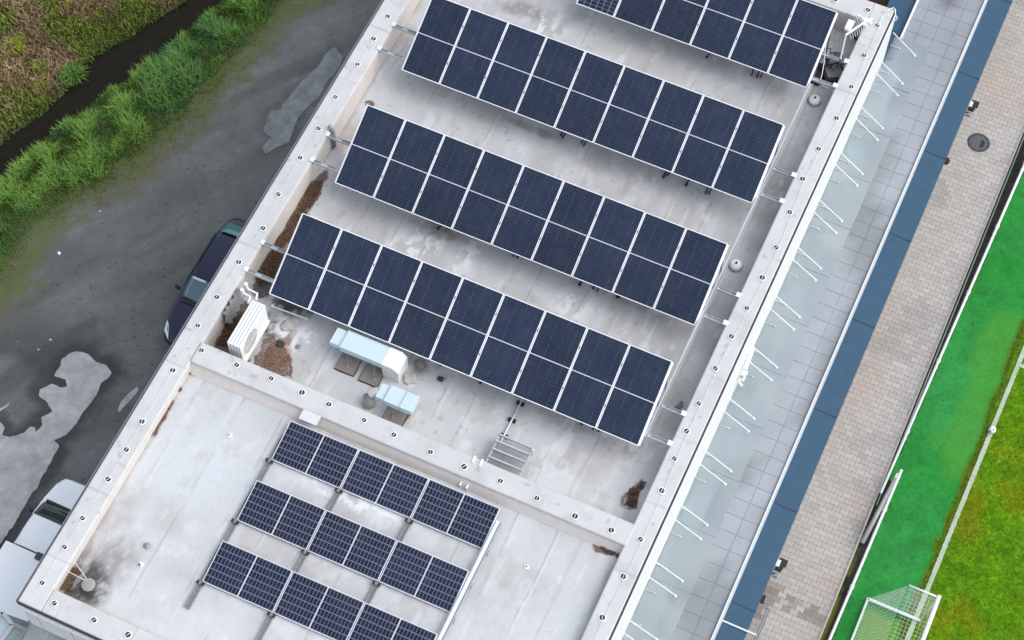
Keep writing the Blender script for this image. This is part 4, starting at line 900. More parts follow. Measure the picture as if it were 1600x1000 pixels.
# open black equipment case with cables, beside the antenna
qa = [(10.516, 14.552, -0.450), (10.868, 14.834, -0.450), (11.140, 14.455, -0.450), (10.750, 14.228, -0.450)]
c = Vector((sum(p[0] for p in qa) / 4, sum(p[1] for p in qa) / 4, FU))
t = thing('equipment_case', 'black equipment case with grey lid and loose cables at right end of topmost row', 'equipment case', c)
P = [Vector((p[0], p[1])) - c.xy for p in qa]
m = MB(); m.prism([(p.x * 1.32, p.y * 1.32) for p in P], .0, .28); m.build('case', M['black'], t)
m = MB(); m.prism([(p.x * .98, p.y * .98) for p in P], .281, .31); m.build('lid', mat('grey_lid', (.20, .20, .19), .6, noise=.1, nscale=8), t)
r2 = random.Random(4)
for k in range(7):
    p0 = Vector((r2.uniform(-.75, -.2), r2.uniform(.05, .5), .25)); p3 = Vector((r2.uniform(-.1, .5), r2.uniform(.2, .55), .33)); pts = []
    for i in range(9):
        s = i / 8; pts.append(p0.lerp(p3, s) + Vector((0, .22 * math.sin(s * 3.14) * r2.choice((-1, 1)), .12 * math.sin(s * 3.14))))
    m = MB(); m.tube(pts, .016, 6); m.build('cable', M['black'], t, smooth=True)
q = (10.440, 14.397, -0.450); m = MB(); m.box((-.14, -.34, .0), (.14, .30, .2)); tag(m.build('battery_box', M['black'], loc=(q[0], q[1], FU), bevel=.02), 'flat black box half under the topmost panel row', 'box')
pts = [(10.366, 14.836, 0.100), (10.523, 14.311, 0.100), (10.607, 13.961, -0.100), (10.622, 13.809, -0.200), (10.712, 13.809, -0.300), (10.928, 13.805, -0.350), (11.245, 13.502, 0.020)]; m = MB(); m.tube(rel(pts, pts[0]), .011, 6)
tag(m.build('cable', M['white_paint'], loc=pts[0], smooth=True), 'loose white cable curling from the topmost row to the right coping', 'cable')
# antenna mast
base = Vector((10.95, 14.35, -.1)); top = Vector((10.868, 14.700, 1.050)); 
t = thing('antenna', 'white antenna mast with braced boom and comb elements in the top right roof corner', 'antenna', base)
m = MB(); m.tube(rel((base, top), base), .022, 8); m.build('mast', M['white_paint'], t)
m = MB(); m.tube(rel((base + Vector((0, 0, -.02)), base.lerp(top, .30)), base), .028, 8); m.build('sleeve', M['blue_dark'], t)
e = Vector((11.169, 15.941, 0.350)); m = MB(); m.bar((top - base) + Vector((0, 0, -.05)), e - base, .045, .045); m.build('boom', M['white_paint'], t)
m = MB()
for k in range(7):
    s = .18 + .1 * k; p = (top.lerp(e, s) - base); m.tube([p + Vector((.02, -.05, -.02)), p + Vector((.12, -.22, -.04))], .006, 5)
    if k > 1: m.tube([p + Vector((-.02, .05, .02)), p + Vector((-.16, .22, .03))], .009, 5)
m.build('element', M['edge'], t)
m = MB(); q = Vector((10.845, 15.039, 1.000)) - base; m.box((q.x - .09, q.y - .17, q.z - .06), (q.x + .09, q.y + .17, q.z + .06)); m.build('panel', M['white_paint'], t, bevel=.02)
m = MB(); q = e - base; m.box((q.x - .16, q.y - .05, q.z - .14), (q.x + .1, q.y + .06, q.z - .02)); m.bar(q + Vector((-.32, .12, -.1)), q + Vector((.14, -.02, -.1)), .06, .05); m.bar(q + Vector((.08, .16, -.1)), q + Vector((-.04, -.16, -.1)), .06, .05); m.tube([q, q + Vector((0, 0, -.36))], .03, 8); m.build('bracket', M['white_paint'], t)
q = (10.880, 16.012, -0.700); m = MB(); m.tube([(0, .08, .05), (.08, 0, .05), (.2, .02, .05)], .03, 6); m.box((.14, -.05, 0), (.36, .08, .05)); tag(m.build('camera_bracket', M['black'], loc=(q[0], q[1], FU)), 'small black bracket lying on the roof under the antenna boom', 'bracket')
pts = [(11.419, 16.615, 0.030), (11.554, 16.766, 0.040), (11.648, 16.866, 0.060), (11.715, 16.857, 0.020), (11.775, 16.722, -0.050), (11.849, 16.700, -0.100), (11.837, 16.679, -0.200), (11.782, 16.620, -0.100)]; m = MB(); m.tube(rel(pts, pts[0]), .018, 6)
tag(m.build('cable', M['white_paint'], loc=pts[0], smooth=True), 'short white cable looped over the top right corner of the coping', 'cable')
pts = [(11.611, 16.613, 0.020), (11.454, 16.468, 0.020), (11.477, 16.137, 0.020)]; m = MB(); m.tube(rel(pts, pts[0]), .01, 6); tag(m.build('cable', M['white_paint'], loc=pts[0]), 'thin white cable lying on the coping near its top right corner', 'cable')

# ------------------------------------------------------------------ glass canopy along the right facade
CZ = -2.3; CX0, CX1 = XO1 + .11, 12.88
can = thing('glass_canopy', 'long frosted glass canopy hung from white rods along the right facade', 'glass canopy', (12.3, 6.0, CZ)); o_c = Vector((12.3, 6.0, CZ))
def mkc(mb, nm, mt, **k):
    ob = mb.build(nm, mt, can, **k); ob.location = -o_c; return ob
tips = [(12.539, 17.342, -2.300), (12.547, 16.248, -2.300), (12.546, 15.804, -2.300), (12.547, 14.539, -2.300), (12.546, 14.106, -2.300), (12.537, 12.846, -2.300), (12.520, 12.417, -2.300), (12.526, 11.149, -2.300), (12.517, 10.712, -2.300), (12.523, 9.478, -2.300), (12.506, 9.071, -2.300), (12.494, 7.817, -2.300), (12.508, 7.391, -2.300), (12.495, 6.128, -2.300), (12.493, 5.707, -2.300), (12.486, 4.460, -2.300), (12.500, 4.058, -2.300), (12.492, 2.804, -2.300), (12.490, 2.405, -2.300), (12.495, 1.153, -2.300), (12.492, 0.726, -2.300), (12.510, -0.522, -2.300), (12.498, -0.960, -2.300), (12.515, -2.209, -2.300)]
ys_ = [p[1] for p in tips]
seams = [17.78] + [(ys_[1 + 2 * i] + ys_[2 + 2 * i]) / 2 for i in range(11)]
pitch = (seams[1] - seams[-1]) / 10
seams = [17.78] + [seams[1] - pitch * i for i in range(0, 17)]
for i in range(len(seams) - 1):
    m = MB(); m.box((CX0, seams[i + 1] + .006, CZ - .02), (CX1, seams[i] - .006, CZ)); mkc(m, 'glass_pane', M['frost'])
allt = [(p[1]) for p in tips] + [ys_[-1] - .33 - pitch * k + d for k in range(6) for d in (0, -1.15 + .0)]
allt = ys_ + [v for v in [ys_[-1] - .36, ys_[-1] - pitch, ys_[-1] - pitch - .36, ys_[-1] - 2 * pitch, ys_[-1] - 2 * pitch - .36]]
for y in allt:
    m = MB(); m.tube([(XO1 + .09, y - .10, CZ + .82), (12.56, y, CZ + .05)], .013, 6); m.lathe([(.036, 0), (.036, .03), (.02, .05)], (12.56, y, CZ + .001), 10); mkc(m, 'tension_rod', M['white_paint'])
for i in range(len(seams) - 1):
    for f_ in (.22, .78):
        y = seams[i] + (seams[i + 1] - seams[i]) * f_; m = MB(); m.box((XO1 + .09, y - .012, CZ + .001), (XO1 + .36, y + .012, CZ + .03)); m.lathe([(.03, 0), (.03, .035), (.015, .045)], (XO1 + .36, y, CZ + .001), 8); mkc(m, 'wall_bracket', M['galv'])
m = MB(); m.box((XO1 + .101, 17.0, CZ - .05), (XO1 + .16, 17.75, CZ - .021)); m.bar((11.72, 17.2, CZ - .6), (12.0, 17.0, CZ - .05), .05, .05); mkc(m, 'end_bracket', M['galv_dark'])
# security camera on the facade
q = (11.87, 5.3, -1.75); t = thing('security_camera', 'white wall-mounted security camera above the glass canopy', 'camera', q)
m = MB(); m.bar((-.04, .75, .1), (.0, .1, .06), .11, .12); m.build('cable_duct', M['white_paint'], t); m = MB(); m.box((-.06, -.22, -.05), (.09, .09, .07)); m.build('housing', M['white_paint'], t, bevel=.02)
m = MB(); m.tube([(.0, -.14, .071), (.0, -.14, .10)], .05, 10); m.build('lens', M['galv_dark'], t); m = MB(); m.bar((-.06, -.23, -.02), (.1, -.33, -.02), .05, .05); m.build('arm', M['white_paint'], t)

# ------------------------------------------------------------------ raised walkway with blue sheet-metal edges
DZ = -4.4
X0D, X1D, XB = XO1 + .10, 13.73, 14.47
wk = thing('raised_walkway', 'raised walkway of grey square tiles edged by white trim and blue sheet metal', 'walkway', (12.8, 8, GZ)); o_w = Vector((12.8, 8, GZ))
def mkw(mb, nm, mt, **k):
    ob = mb.build(nm, mt, wk, **k); ob.location = -o_w; return ob
m = MB(); m.box((11.76, -14, GZ - 1.5), (X1D - .02, 27, DZ - .012)); mkw(m, 'base_slab', M['joint'])
m = MB(); ty = .505; xs_t = [X0D, 12.20, 12.71, 13.22, X1D - .06]; rr = random.Random(5)
for i in range(-12, 68):
    for k in range(4):
        y = -7 + i * ty + (.0 if k % 2 == 0 else .0); x0, x1 = xs_t[k] + .006, xs_t[k + 1] - .006
        v = .965 + .06 * rr.random()
        cx8 = np.array([x0, x1, x1, x0] * 2); cy8 = np.array([y, y, y + ty, y + ty] * 2)
        tile_dark = sstep(.50, .66, fbm(cx8 * 1.1, cy8 * .4, 8, 3)) * .30 + sstep(15.0, 19.5, cy8) * .22 + sstep(.45, .7, fbm(cx8 * 3, cy8 * 2, 18, 2)) * .08  # darker in random patches and towards the far end
        cl8 = [tuple(np.array([.350, .375, .410]) * v * (1 - w8)) for w8 in tile_dark]
        m.box((x0, y + .006, DZ - .012), (x1, y + ty - .006, DZ + rr.uniform(-.001, .001)), 0, cl8)
ob = mkw(m, 'floor_tiles', M['tile'], colors=True)
m = MB(); m.box((X1D - .040, -14, DZ - .03), (X1D - .01, 27, DZ + .07)); m.box((11.78, 17.9, DZ - .03), (11.84, 27, DZ + .09)); mkw(m, 'edge_trim', M['edge'])
m = MB(); m.box((X1D - .009, -14, DZ - .06), (X1D + .05, 27, DZ + .01)); mkw(m, 'edge_flange', M['duct_side'])
joints = [22.18, 19.01, 15.85, 12.72, 9.61, 6.52, 3.43, .33, -2.8, -5.9, -9.0, -12.1, 25.3]
js = sorted(joints)
for a, b in zip(js[:-1], js[1:]):
    m = MB(); m.hexa([(X1D + .051, a + .008, DZ - .20), (XB, a + .008, DZ - .24), (XB, b - .008, DZ - .24), (X1D + .051, b - .008, DZ - .20)], [(X1D + .051, a + .008, DZ - .03), (XB, a + .008, DZ - .09), (XB, b - .008, DZ - .09), (X1D + .051, b - .008, DZ - .03)]); mkw(m, 'blue_panel', M['blue'])
    m = MB(); m.box((X1D + .052, b - .0075, DZ - .1), (XB + .004, b + .0075, DZ - .066)); m.bar((X1D + .052, b - .012, DZ - .024), (XB + .004, b - .012, DZ - .082), .03, .008); mkw(m, 'panel_joint', M['blue_dark'])
for a, b in ((18.0, 19.6), (19.62, 22.7), (22.72, 25.8)):
    m = MB(); m.box((11.0, a, DZ - .2), (11.775, b, DZ - .05)); mkw(m, 'blue_panel', M['blue'])
    m = MB(); m.box((11.0, b, DZ - .2), (11.775, b + .02, DZ - .047)); mkw(m, 'panel_joint', M['blue_dark'])
m = MB(); m.box((X1D + .06, -14, GZ), (XB - .12, 27, DZ - .25)); mkw(m, 'side_wall', M['drip'])
m = MB(); m.box((X1D + .04, -.30, DZ - .07), (XB + .25, -.26, DZ - .01)); mkw(m, 'cross_trim', M['edge'])
# floodlights clipped under the blue edge
def flood(q, lab, s=1.0):
    t = thing('floodlight', lab, 'floodlight', (q[0], q[1], DZ - .3), 'floodlights under the blue edge')
    m = MB(); m.box((.06 * s, -.02, -.10), (.30 * s, .18 * s, -.04)); m.hexa([(.04, -.18 * s, -.16), (.22 * s, -.18 * s, -.16), (.25 * s, -.02, -.16), (.04, -.02, -.16)], [(.04, -.16 * s, -.06), (.20 * s, -.16 * s, -.06), (.25 * s, -.021, -.03), (.04, -.021, -.03)]); m.build('housing', M['black'], t)
    m = MB(); m.box((.02, -.10, -.029), (.13 * s, .10, -.018)); m.build('bracket', M['edge'], t)
    m = MB(); m.box((.05, -.36 * s, -.2), (.19 * s, -.181 * s, -.12)); m.build('driver_box', M['galv_dark'], t)
    m = MB(); m.tube([(-.12, -.3, -.1), (.0, -.34, -.08), (.1, -.27 * s, -.1)], .02, 6); m.build('cable', M['black'], t)
flood((14.44, 18.22), 'black floodlight jutting from under the blue edge near the far end')
flood((14.44, 1.95), 'black floodlight jutting from under the blue edge at the near paving stain')
m = MB(); m.box((0, -.1, -.12), (.10, .1, -.02)); m.box((.101, -.06, -.1), (.13, .06, -.04)); m.box((-.1, -.02, -.08), (-.001, .02, -.04))
tag(m.build('junction_box', M['black'], loc=(14.46, 15.95, DZ - .25)), 'small dark junction box under the blue edge near the manhole cover', 'junction box')
m2 = MB(); m2.box((0, -.11, -.12), (.12, .09, -.02)); m2.box((.03, .091, -.1), (.09, .13, -.04)); m2.box((-.1, -.02, -.08), (-.001, .02, -.04))
q = (14.516, 0.823, -4.600); tag(m2.build('junction_box', M['black'], loc=(14.45, q[1], DZ - .25)), 'small dark junction box under the blue edge at the end of the drain grate', 'junction box')

# near-end glass canopy and steel frame below the bottom parapet
can2 = thing('glass_canopy', 'pale teal glass canopy below the bottom parapet', 'glass canopy', (4, -9.2, -1.2)); o2 = Vector((4, -9.2, -1.2))
for k in range(8):
    x = XO0 + .15 + k * 1.45; m = MB(); m.box((x, YO0 - 1.45, -1.22), (x + 1.44, YO0 - .105, -1.20)); ob = m.build('glass_pane', M['frost'], can2); ob.location = -o2
    for dx in (.45, 1.0):
        m = MB(); m.box((x + dx, YO0 - .38, -1.199), (x + dx + .02, YO0 - .11, -1.18)); m.lathe([(.028, 0), (.02, .03)], (x + dx, YO0 - .4, -1.199), 8); ob = m.build('wall_bracket', M['galv'], can2); ob.location = -o2
st = thing('steel_frame_shelter', 'grey steel framed glass shelter beside the bottom left corner of the building', 'shelter', (-2.3, -9.3, GZ)); o3 = Vector((-2.3, -9.3, GZ))
A = Vector((-1.912, -8.715, -1.600)); Lm = [(A, Vector((-2.316, -8.537, -1.600))), (A, Vector((-1.951, -9.364, -1.600))), (A, Vector((-1.748, -8.593, -2.100)))]
for a, b in Lm + [(Lm[1][1], Vector((-1.801, -9.109, -2.100))), (Lm[2][1], Vector((-1.801, -9.109, -2.100))), (Lm[0][1], Vector((-2.557, -9.156, -1.600)))]:
    m = MB(); m.bar(a, b, .10, .10); ob = m.build('frame_bar', M['galv'], st); ob.location = -o3
for p in (A, Lm[2][1]):
    m = MB(); m.bar((p.x, p.y, GZ), (p.x, p.y, p.z - .06), .09, .09); ob = m.build('post', M['galv'], st); ob.location = -o3
def quadglass(P):
    m = MB(); up = Vector((0, 0, -.03)); m.hexa([Vector(p) + up * 2 for p in P], [Vector(p) + up for p in P]); ob = m.build('roof_glass', mat('pale_glass_roof', (.42, .52, .56), .25, noise=.05, nscale=3), st); ob.location = -o3
quadglass((A, Lm[1][1], Vector((-2.568, -9.432, -1.600)), Lm[0][1]))
quadglass((A, Lm[2][1], Vector((-1.801, -9.109, -2.100)), Lm[1][1]))
m = MB(); b = Lm[2][1]; c2_ = Vector((-1.766, -8.381, -2.100)); d2_ = Lm[0][1]; m.hexa([A + Vector((0, 0, -.05)), b + Vector((0, 0, -.05)), c2_, d2_ + Vector((0, 0, -.05))], [A, b, c2_ + Vector((0, 0, .05)), d2_]); ob = m.build('side_panel', M['galv_dark'], st); ob.location = -o3

# ------------------------------------------------------------------ paving of interlocking blocks
m = MB(); m.add([(13.6, -6, GZ - .012), (16.25, -6, GZ - .012), (16.25, 28, GZ - .012), (13.6, 28, GZ - .012)], [(0, 1, 2, 3)]); o = m.build('paving_bed', M['paver_joint']); tag(o, 'dark jointing sand bed under the paving blocks', None, kind='structure')
Lb, Hb = .232, .166; a_, b_ = .026, .012
prof = [(-.5, -.5), (-.29, -.5), (-.25, -.37), (.25, -.37), (.29, -.5), (.5, -.5), (.5, .63), (.25, .63), (.21, .5), (-.21, .5), (-.25, .63), (-.5, .63)]
stain = [(14.471, 1.956, -6.000), (15.050, 1.756, -6.000), (15.634, 1.681, -6.000), (16.201, 1.641, -6.000), (16.234, 1.158, -6.000), (15.845, 1.119, -6.000), (15.352, 1.351, -6.000), (14.879, 1.234, -6.000), (14.664, 0.975, -6.000), (14.540, 0.580, -6.000), (14.316, 0.776, -6.000), (14.400, 1.417, -6.000)]
V = []; F = []; C = []; rp = random.Random(12)
rows = int(31 / Hb); cols_ = int(2.5 / Lb) + 3
cx_, cy_ = [], []
for i in range(rows):
    for k in range(cols_):
        cx = 13.75 + (k + (.5 if i % 2 else 0)) * Lb; cy = -4 + i * Hb - .0
        if cx > 16.32 or cx < 13.7: continue
        cx_.append(cx); cy_.append(cy)
cx_ = np.array(cx_); cy_ = np.array(cy_)
sd = poly_sd(cx_, cy_, stain); w1 = fbm(cx_ * .55, cy_ * .4, 7, 3); w2 = fbm(cx_ * 1.4, cy_ * 1.4, 17, 3)
for cx, cy, s, a1, a2 in zip(cx_, cy_, sd, w1, w2):
    o_ = len(V); z = GZ + rp.uniform(-.002, .004)
    base = np.array([.435, .412, .382]) * (.86 + .16 * rp.random() + .12 * a2)
    sun_patch = float(sstep(.5, .68, a1)); base = base * (1 - .4 * sun_patch) + np.array([.46, .37, .31]) * .4 * sun_patch  # soft sun patches painted into the block colour
    dk = float(sstep(.62, .75, fbm(np.array([cx * 1.1 + 5]), np.array([cy * .9]), 27, 3)[0])); base = base * (1 - .16 * dk)
    if s < -.02 + rp.uniform(-.06, .06) and rp.random() < .85: base = base * .35 + np.array([.17, .145, .12]) * .65 * rp.uniform(.8, 1.7)
    sx = .965; 
    for (px, py) in prof:
        V.append((min(cx + px * Lb * sx, 16.232), cy + py * Hb * .945 + (-.0), z)); C.append(base)
    F.append(tuple(range(o_, o_ + 12)))
me = bpy.data.meshes.new('pavement'); me.from_pydata(V, [], F); me.materials.append(M['paver'])
ca = me.color_attributes.new("col", 'FLOAT_COLOR', 'POINT'); arr = np.ones((len(V), 4), np.float32); arr[:, :3] = np.array(C); ca.data.foreach_set("color", arr.ravel())
o = bpy.data.objects.new('pavement', me); COL.objects.link(o); tag(o, 'pale interlocking block paving between the blue edge and the pitch rail', None, kind='structure')
# manhole
q = (15.143, 17.892, -6.000); t = thing('manhole_cover', 'round cast-iron manhole cover set in the block paving', 'manhole cover', (q[0], q[1], GZ))
m = MB(); m.lathe([(.345, .0), (.345, .012), (.27, .014), (.27, .004)], (0, 0, 0), 30, cap=False); m.build('rim', M['iron'], t); m = MB(); m.lathe([(.268, .001), (.268, .008), (.01, .010)], (0, 0, 0), 30)
for k in range(6):
    for j in range(6):
        xx, yy = -.2 + .08 * k, -.2 + .08 * j
        if xx * xx + yy * yy < .055: m.box((xx - .012, yy - .03, .009), (xx + .012, yy + .03, .014))
m.build('lid', mat('worn_iron_lid', (.11, .115, .13), .5, metal=.3, noise=.25, nscale=7), t)
m = MB(); pp = [(.06 + .13 * math.cos(a), -.02 + .17 * math.sin(a)) for a in np.linspace(-1.5, 1.6, 10)]; m.prism(pp, .0145, .0155); m.build('water_film', M['black'], t)
# drain grate in the paving
t = thing('drain_grate', 'long slotted grey drain grate at the near end of the paving', 'drain', (14.93, .3, GZ)); m = MB(); ya = .95
m.box((-.075, -5, -.01), (-.06, ya, .016)); m.box((.06, -5, -.01), (.075, ya, .016)); m.box((-.006, -5, -.01), (.006, ya, .014))
q = (14.706, 1.155, -6.000); t.location.x = q[0]; t.location.y = q[1] - ya
m.build('frame', M['galv'], t); m = MB()
for yy in np.arange(-4.98, ya, .022): m.box((-.059, yy, -.008), (.059, yy + .011, .010))
m.build('slots', M['galv_dark'], t)

# kerb, ditch, rail
m = MB(); m.box((16.235, -6, GZ - .1), (16.285, 28, GZ + .02)); o = m.build('kerb', M['kerb']); tag(o, 'thin concrete kerb along the paving', None, kind='structure')
X, Y, F = grid_np(16.28, 16.64, -6, 26, .04); n2 = fbm(X * 6, Y * 6, 3, 3); n1 = fbm(X * 2, Y * .6, 5, 3)
Z = GZ - .06 + .03 * n2; C = np.tile(np.array([.022, .022, .018]), (len(X), 1)) * (.5 + n2)[:, None]
ms = sstep(.42, .62, n1 + .25 * (n2 - .5)) * sstep(16.44, 16.33, X) * sstep(4.5, 2.5, Y); C = mixc(C, (.13, .14, .015), ms * .8)
o = mesh_np('ditch', np.stack([X, Y, Z], -1), F, M['pitch'], C); tag(o, 'dark mossy gutter strip between kerb and pitch', None, kind='structure')
rl = thing('pitch_rail', 'long white tubular barrier rail along the edge of the pitch', 'rail', (16.45, 8, GZ)); 
m = MB(); m.tube([(16.325 - 16.45, 5.4 - 8, .45), (16.845 - 16.45, 24 - 8, .45)], .040, 10); m.build('rail_tube', M['white_paint'], rl, smooth=True); m = MB(); m.tube([(16.21 - 16.45, -14 - 8, .45), (16.62 - 16.45, 6.3 - 8, .45)], .040, 10); m.build('rail_tube', M['white_paint'], rl, smooth=True)
for y in np.arange(-12.5, 24, 2.5):
    rxa = 16.325 + (y - 5.4) * .02796 if y > 5.5 else 16.21 + (y + 14) * .0202
    m = MB(); m.tube([(rxa - 16.45, y - 8, -.05), (rxa - 16.45, y - 8, .41)], .035, 8); m.lathe([(.07, 0), (.06, .02)], (rxa - 16.45, y - 8, -.03), 10); m.build('post', M['galv_dark'], rl)
    m = MB(); m.box((rxa - 16.45 - .055, y - 8.06, .38), (rxa - 16.45 + .055, y - 7.94, .41)); m.build('clamp', M['white_paint'], rl)
m = MB(); m.box((16.325, 5.2, GZ - .03), (16.365, 28, GZ + .08)); tag(m.build('edging_board', mat('grey_green_board', (.17, .21, .18), .7, noise=.15, nscale=6)), 'narrow grey green board standing in the gutter along the kerb', 'board')
a, b = (16.578, 6.137, -5.600), (16.358, 3.817, -5.600); t = thing('loose_pole', 'thick grey pole with white end lying beside the white rail', 'pole', a)
m = MB(); d = Vector(b) - Vector(a); m.tube([d * .06, d], .066, 10); m.build('tube', mat('grey_pvc', (.34, .34, .33), .5, noise=.08, nscale=6), t, smooth=True); m = MB(); m.tube([d * -.01, d * .059], .06, 8); m.build('end_cap', M['white_paint'], t)

# ------------------------------------------------------------------ pitch
edge_line = [(18.911, 16.913, -6.000), (18.523, 14.298, -6.000), (18.242, 12.514, -6.000), (18.224, 11.234, -6.000), (18.291, 10.130, -6.000), (18.202, 9.640, -6.000), (18.299, 8.642, -6.000), (18.278, 7.845, -6.000), (18.246, 7.204, -6.000), (18.270, 6.679, -6.000), (18.231, 5.961, -6.000), (18.223, 5.599, -6.000), (18.265, 5.200, -6.000), (18.164, 4.842, -6.000), (18.255, 4.306, -6.000), (18.201, 3.871, -6.000), (18.211, 3.469, -6.000), (18.155, 2.838, -6.000), (18.086, 2.406, -6.000), (18.201, 1.764, -6.000), (18.184, 0.584, -6.000)]
X, Y, F = grid_np(16.36, 22.5, -3, 24, .035)
de = line_dist(X, Y, edge_line); n1 = fbm(X * .7, Y * .7, 13, 4); n2 = fbm(X * 3, Y * 3, 15, 4); n3 = fbm(X * 12, Y * 12, 19, 2)
de = de + (n2 - .5) * .16
syn = np.stack([.014 + .022 * n1, .175 + .06 * n1 + .05 * n2, .026 + .034 * n1], -1)
syn = syn * (.66 + .30 * n2 + .32 * n3)[:, None]
syn = mixc(syn, (.02, .07, .015), (_hash(np.floor(X / .07), np.floor(Y / .07), 3) > .992) * .5)
syn = mixc(syn, (.075, .28, .03), sstep(.55, .75, fbm(X * .5 + 2, Y * .5, 33, 3)) * .5)
gr = np.stack([.105 + .11 * n1 * n2 + .03 * n3, .25 + .11 * n2 + .04 * n3, .004 + .004 * n2], -1) * (.6 + .35 * n2 + .35 * n3)[:, None]
gr = mixc(gr, (.24, .25, .008), sstep(.52, .72, fbm(X * .9 + 6, Y * .9, 35, 4)) * .6)
inn = sstep(.1, -.1, np.maximum(np.maximum(17.15 - X, X - 18.1), Y - 2.25) + (n2 - .5) * .3); syn = mixc(syn, (.17, .30, .05), inn * .75)
s = sstep(.015, -.015, de)
Cc = syn * (1 - s[:, None]) + gr * s[:, None]
worn = np.exp(-((de + .10) / .10) ** 2); Cc = mixc(Cc, (.07, .10, .018), worn * .7)
Z = GZ - .02 + .02 * s * n3 + .01 * s - .12 * (X < 16.57) * (Y < 6.1) - .12 * (X < 16.37 + (Y - 6) * .026) * (Y >= 6.1)
isg = s
o = mesh_np('sports_pitch', np.stack([X, Y, Z], -1), F, M['pitch'], Cc, smooth=True); tag(o, 'bright green synthetic strip giving way to a mown grass pitch', None, kind='structure')
m = MB(); m.add([(16.3, -90, GZ - .09), (120, -90, GZ - .09), (120, 110, GZ - .09), (16.3, 110, GZ - .09)], [(0, 1, 2, 3)]); o = m.build('far_pitch', mat('far_grass', (.06, .15, .012), .9, noise=.3, nscale=3)); tag(o, 'green grass pitch stretching away to the right', None, kind='structure')
m = MB(); m.add([(-100, -100, -7.25), (-19.4, -100, -7.25), (-19.4, 110, -7.25), (-100, 110, -7.25)], [(0, 1, 2, 3)]); o = m.build('meadow', mat('far_meadow', (.07, .08, .025), .9, noise=.35, nscale=2)); tag(o, 'rough meadow beyond the stream', None, kind='structure')
# short grass blades on the mown part
xs, ys, r = scatter(300000, 17.5, 22.4, -1, 14, 16)
dd = line_dist(xs, ys, edge_line); k_ = dd < -.03
xs, ys, dd = xs[k_], ys[k_], dd[k_]
rr = np.random.default_rng(9).random(len(xs)); c1 = fbm(xs * .9 + 6, ys * .9, 35, 4); c2 = fbm(xs * 3, ys * 3, 37, 3)
cols = np.stack([.125 + .08 * rr, .30 + .14 * rr, .008 + .010 * rr], -1) * (.55 + .8 * c2)[:, None]
a = (sstep(.5, .68, c1) * .65)[:, None]; cols = cols * (1 - a) + np.array([.36, .34, .008]) * (.7 + .5 * rr)[:, None] * a
a = (sstep(-.35, -.03, dd) * .5)[:, None]; cols = cols * (1 - a) + np.array([.09, .10, .02]) * a
blades('grass', xs, ys, np.full(len(xs), GZ - .012), .02 + .045 * rr * (.4 + c2), cols, .006, .9, label='short mown grass of the football pitch', seed=12)
# painted lines
def wob_line(p, q, w_, name, label, z=GZ + .028, seed=3):
    p, q = Vector(p[:2]), Vector(q[:2]); d = (q - p); L = d.length; d.normalize(); nrm = Vector((-d.y, d.x)); n = int(L / .05); V = []; F = []
    for i in range(n + 1):
        c = p + d * L * i / n; a = w_ / 2 * (1 + .25 * (random.random() - .5)); V += [(c.x + nrm.x * a, c.y + nrm.y * a, z), (c.x - nrm.x * a, c.y - nrm.y * a, z)]
        if i: j = 2 * i; F.append((j - 2, j - 1, j + 1, j))
    o = mesh_np(name, V, F, M['chalk']); tag(o, label, None, kind='structure'); return o
wob_line((18.714, 17.571, -6.000), (18.385, 0.676, -6.000), .125, 'touchline', 'white chalk touchline along the grass pitch')
c = Vector((18.628, 11.054, -6.000)); wob_line((c.x, c.y), (c.x + 8, c.y - .05), .11, 'pitch_line', 'white chalk line branching off the touchline', z=GZ + .032)
q = (18.542, 8.702, -5.900); t = thing('football', 'white football with a dark spot lying on the touchline', 'ball', (q[0], q[1], GZ + .125))
bm = bmesh.new(); bmesh.ops.create_uvsphere(bm, u_segments=20, v_segments=14, radius=.11); me = bpy.data.meshes.new('ball_skin'); bm.to_mesh(me); bm.free(); me.materials.append(M['white_paint']); me.polygons.foreach_set("use_smooth", [True] * len(me.polygons)); ob = bpy.data.objects.new('ball_skin', me); COL.objects.link(ob); ob.parent = t
m = MB(); dirs = [Vector((.25, -.3, .92)), Vector((-.8, .1, .5)), Vector((.75, .5, .35)), Vector((-.1, .9, .3)), Vector((-.3, -.85, .3))]
for d in dirs:
    d.normalize(); u = d.orthogonal().normalized(); v = d.cross(u); cen = d * .1105; pts = [cen * 1.002] + [(d + (u * math.cos(k * 1.2566) + v * math.sin(k * 1.2566)) * .26).normalized() * .1112 for k in range(5)]
    m.add(pts, [(0, 1 + k, 1 + (k + 1) % 5) for k in range(5)])
m.build('ball_patch', M['black'], t)

# ------------------------------------------------------------------ goal
gx, gb, gy, gh = 18.55, 17.06, 2.50, 2.0; ge = gy - 5.0; gt = 17.86
t = thing('football_goal', 'white tubular football goal with net standing at the edge of the synthetic strip', 'goal', (gx, gy - 2.5, GZ)); o_g = Vector((gx, gy - 2.5, GZ))
def mkg(mb, nm, mt, **k):
    ob = mb.build(nm, mt, t, **k); ob.location = -o_g; return ob
zg = GZ + .03; zt = GZ + gh; xt = 18.68
m = MB(); m.tube([(xt, gy + .05, zt), (xt, ge - .05, zt)], .060, 12); mkg(m, 'crossbar', M['white_paint'], smooth=True)
for y in (gy, ge):
    m = MB(); m.tube([(gx, y, zg), (xt, y, zt - .05)], .022, 10); mkg(m, 'post', M['edge'], smooth=True)
    m = MB(); m.tube([(xt, y, zt), (gt, y, zt + .0)], .026, 8); mkg(m, 'top_stay', M['white_paint'], smooth=True)
    m = MB(); m.bar((gx, y, zg + .02), (gb, y, zg + .02), .075, .06); mkg(m, 'base_bar', M['white_paint'])
m = MB(); m.bar((gb, gy + .03, zg + .02), (gb, ge, zg + .02), .06, .06); mkg(m, 'rear_bar', M['white_paint'])
net = MB(); w_ = .0048
def cord(p, q): net.bar(p, q, w_, w_)
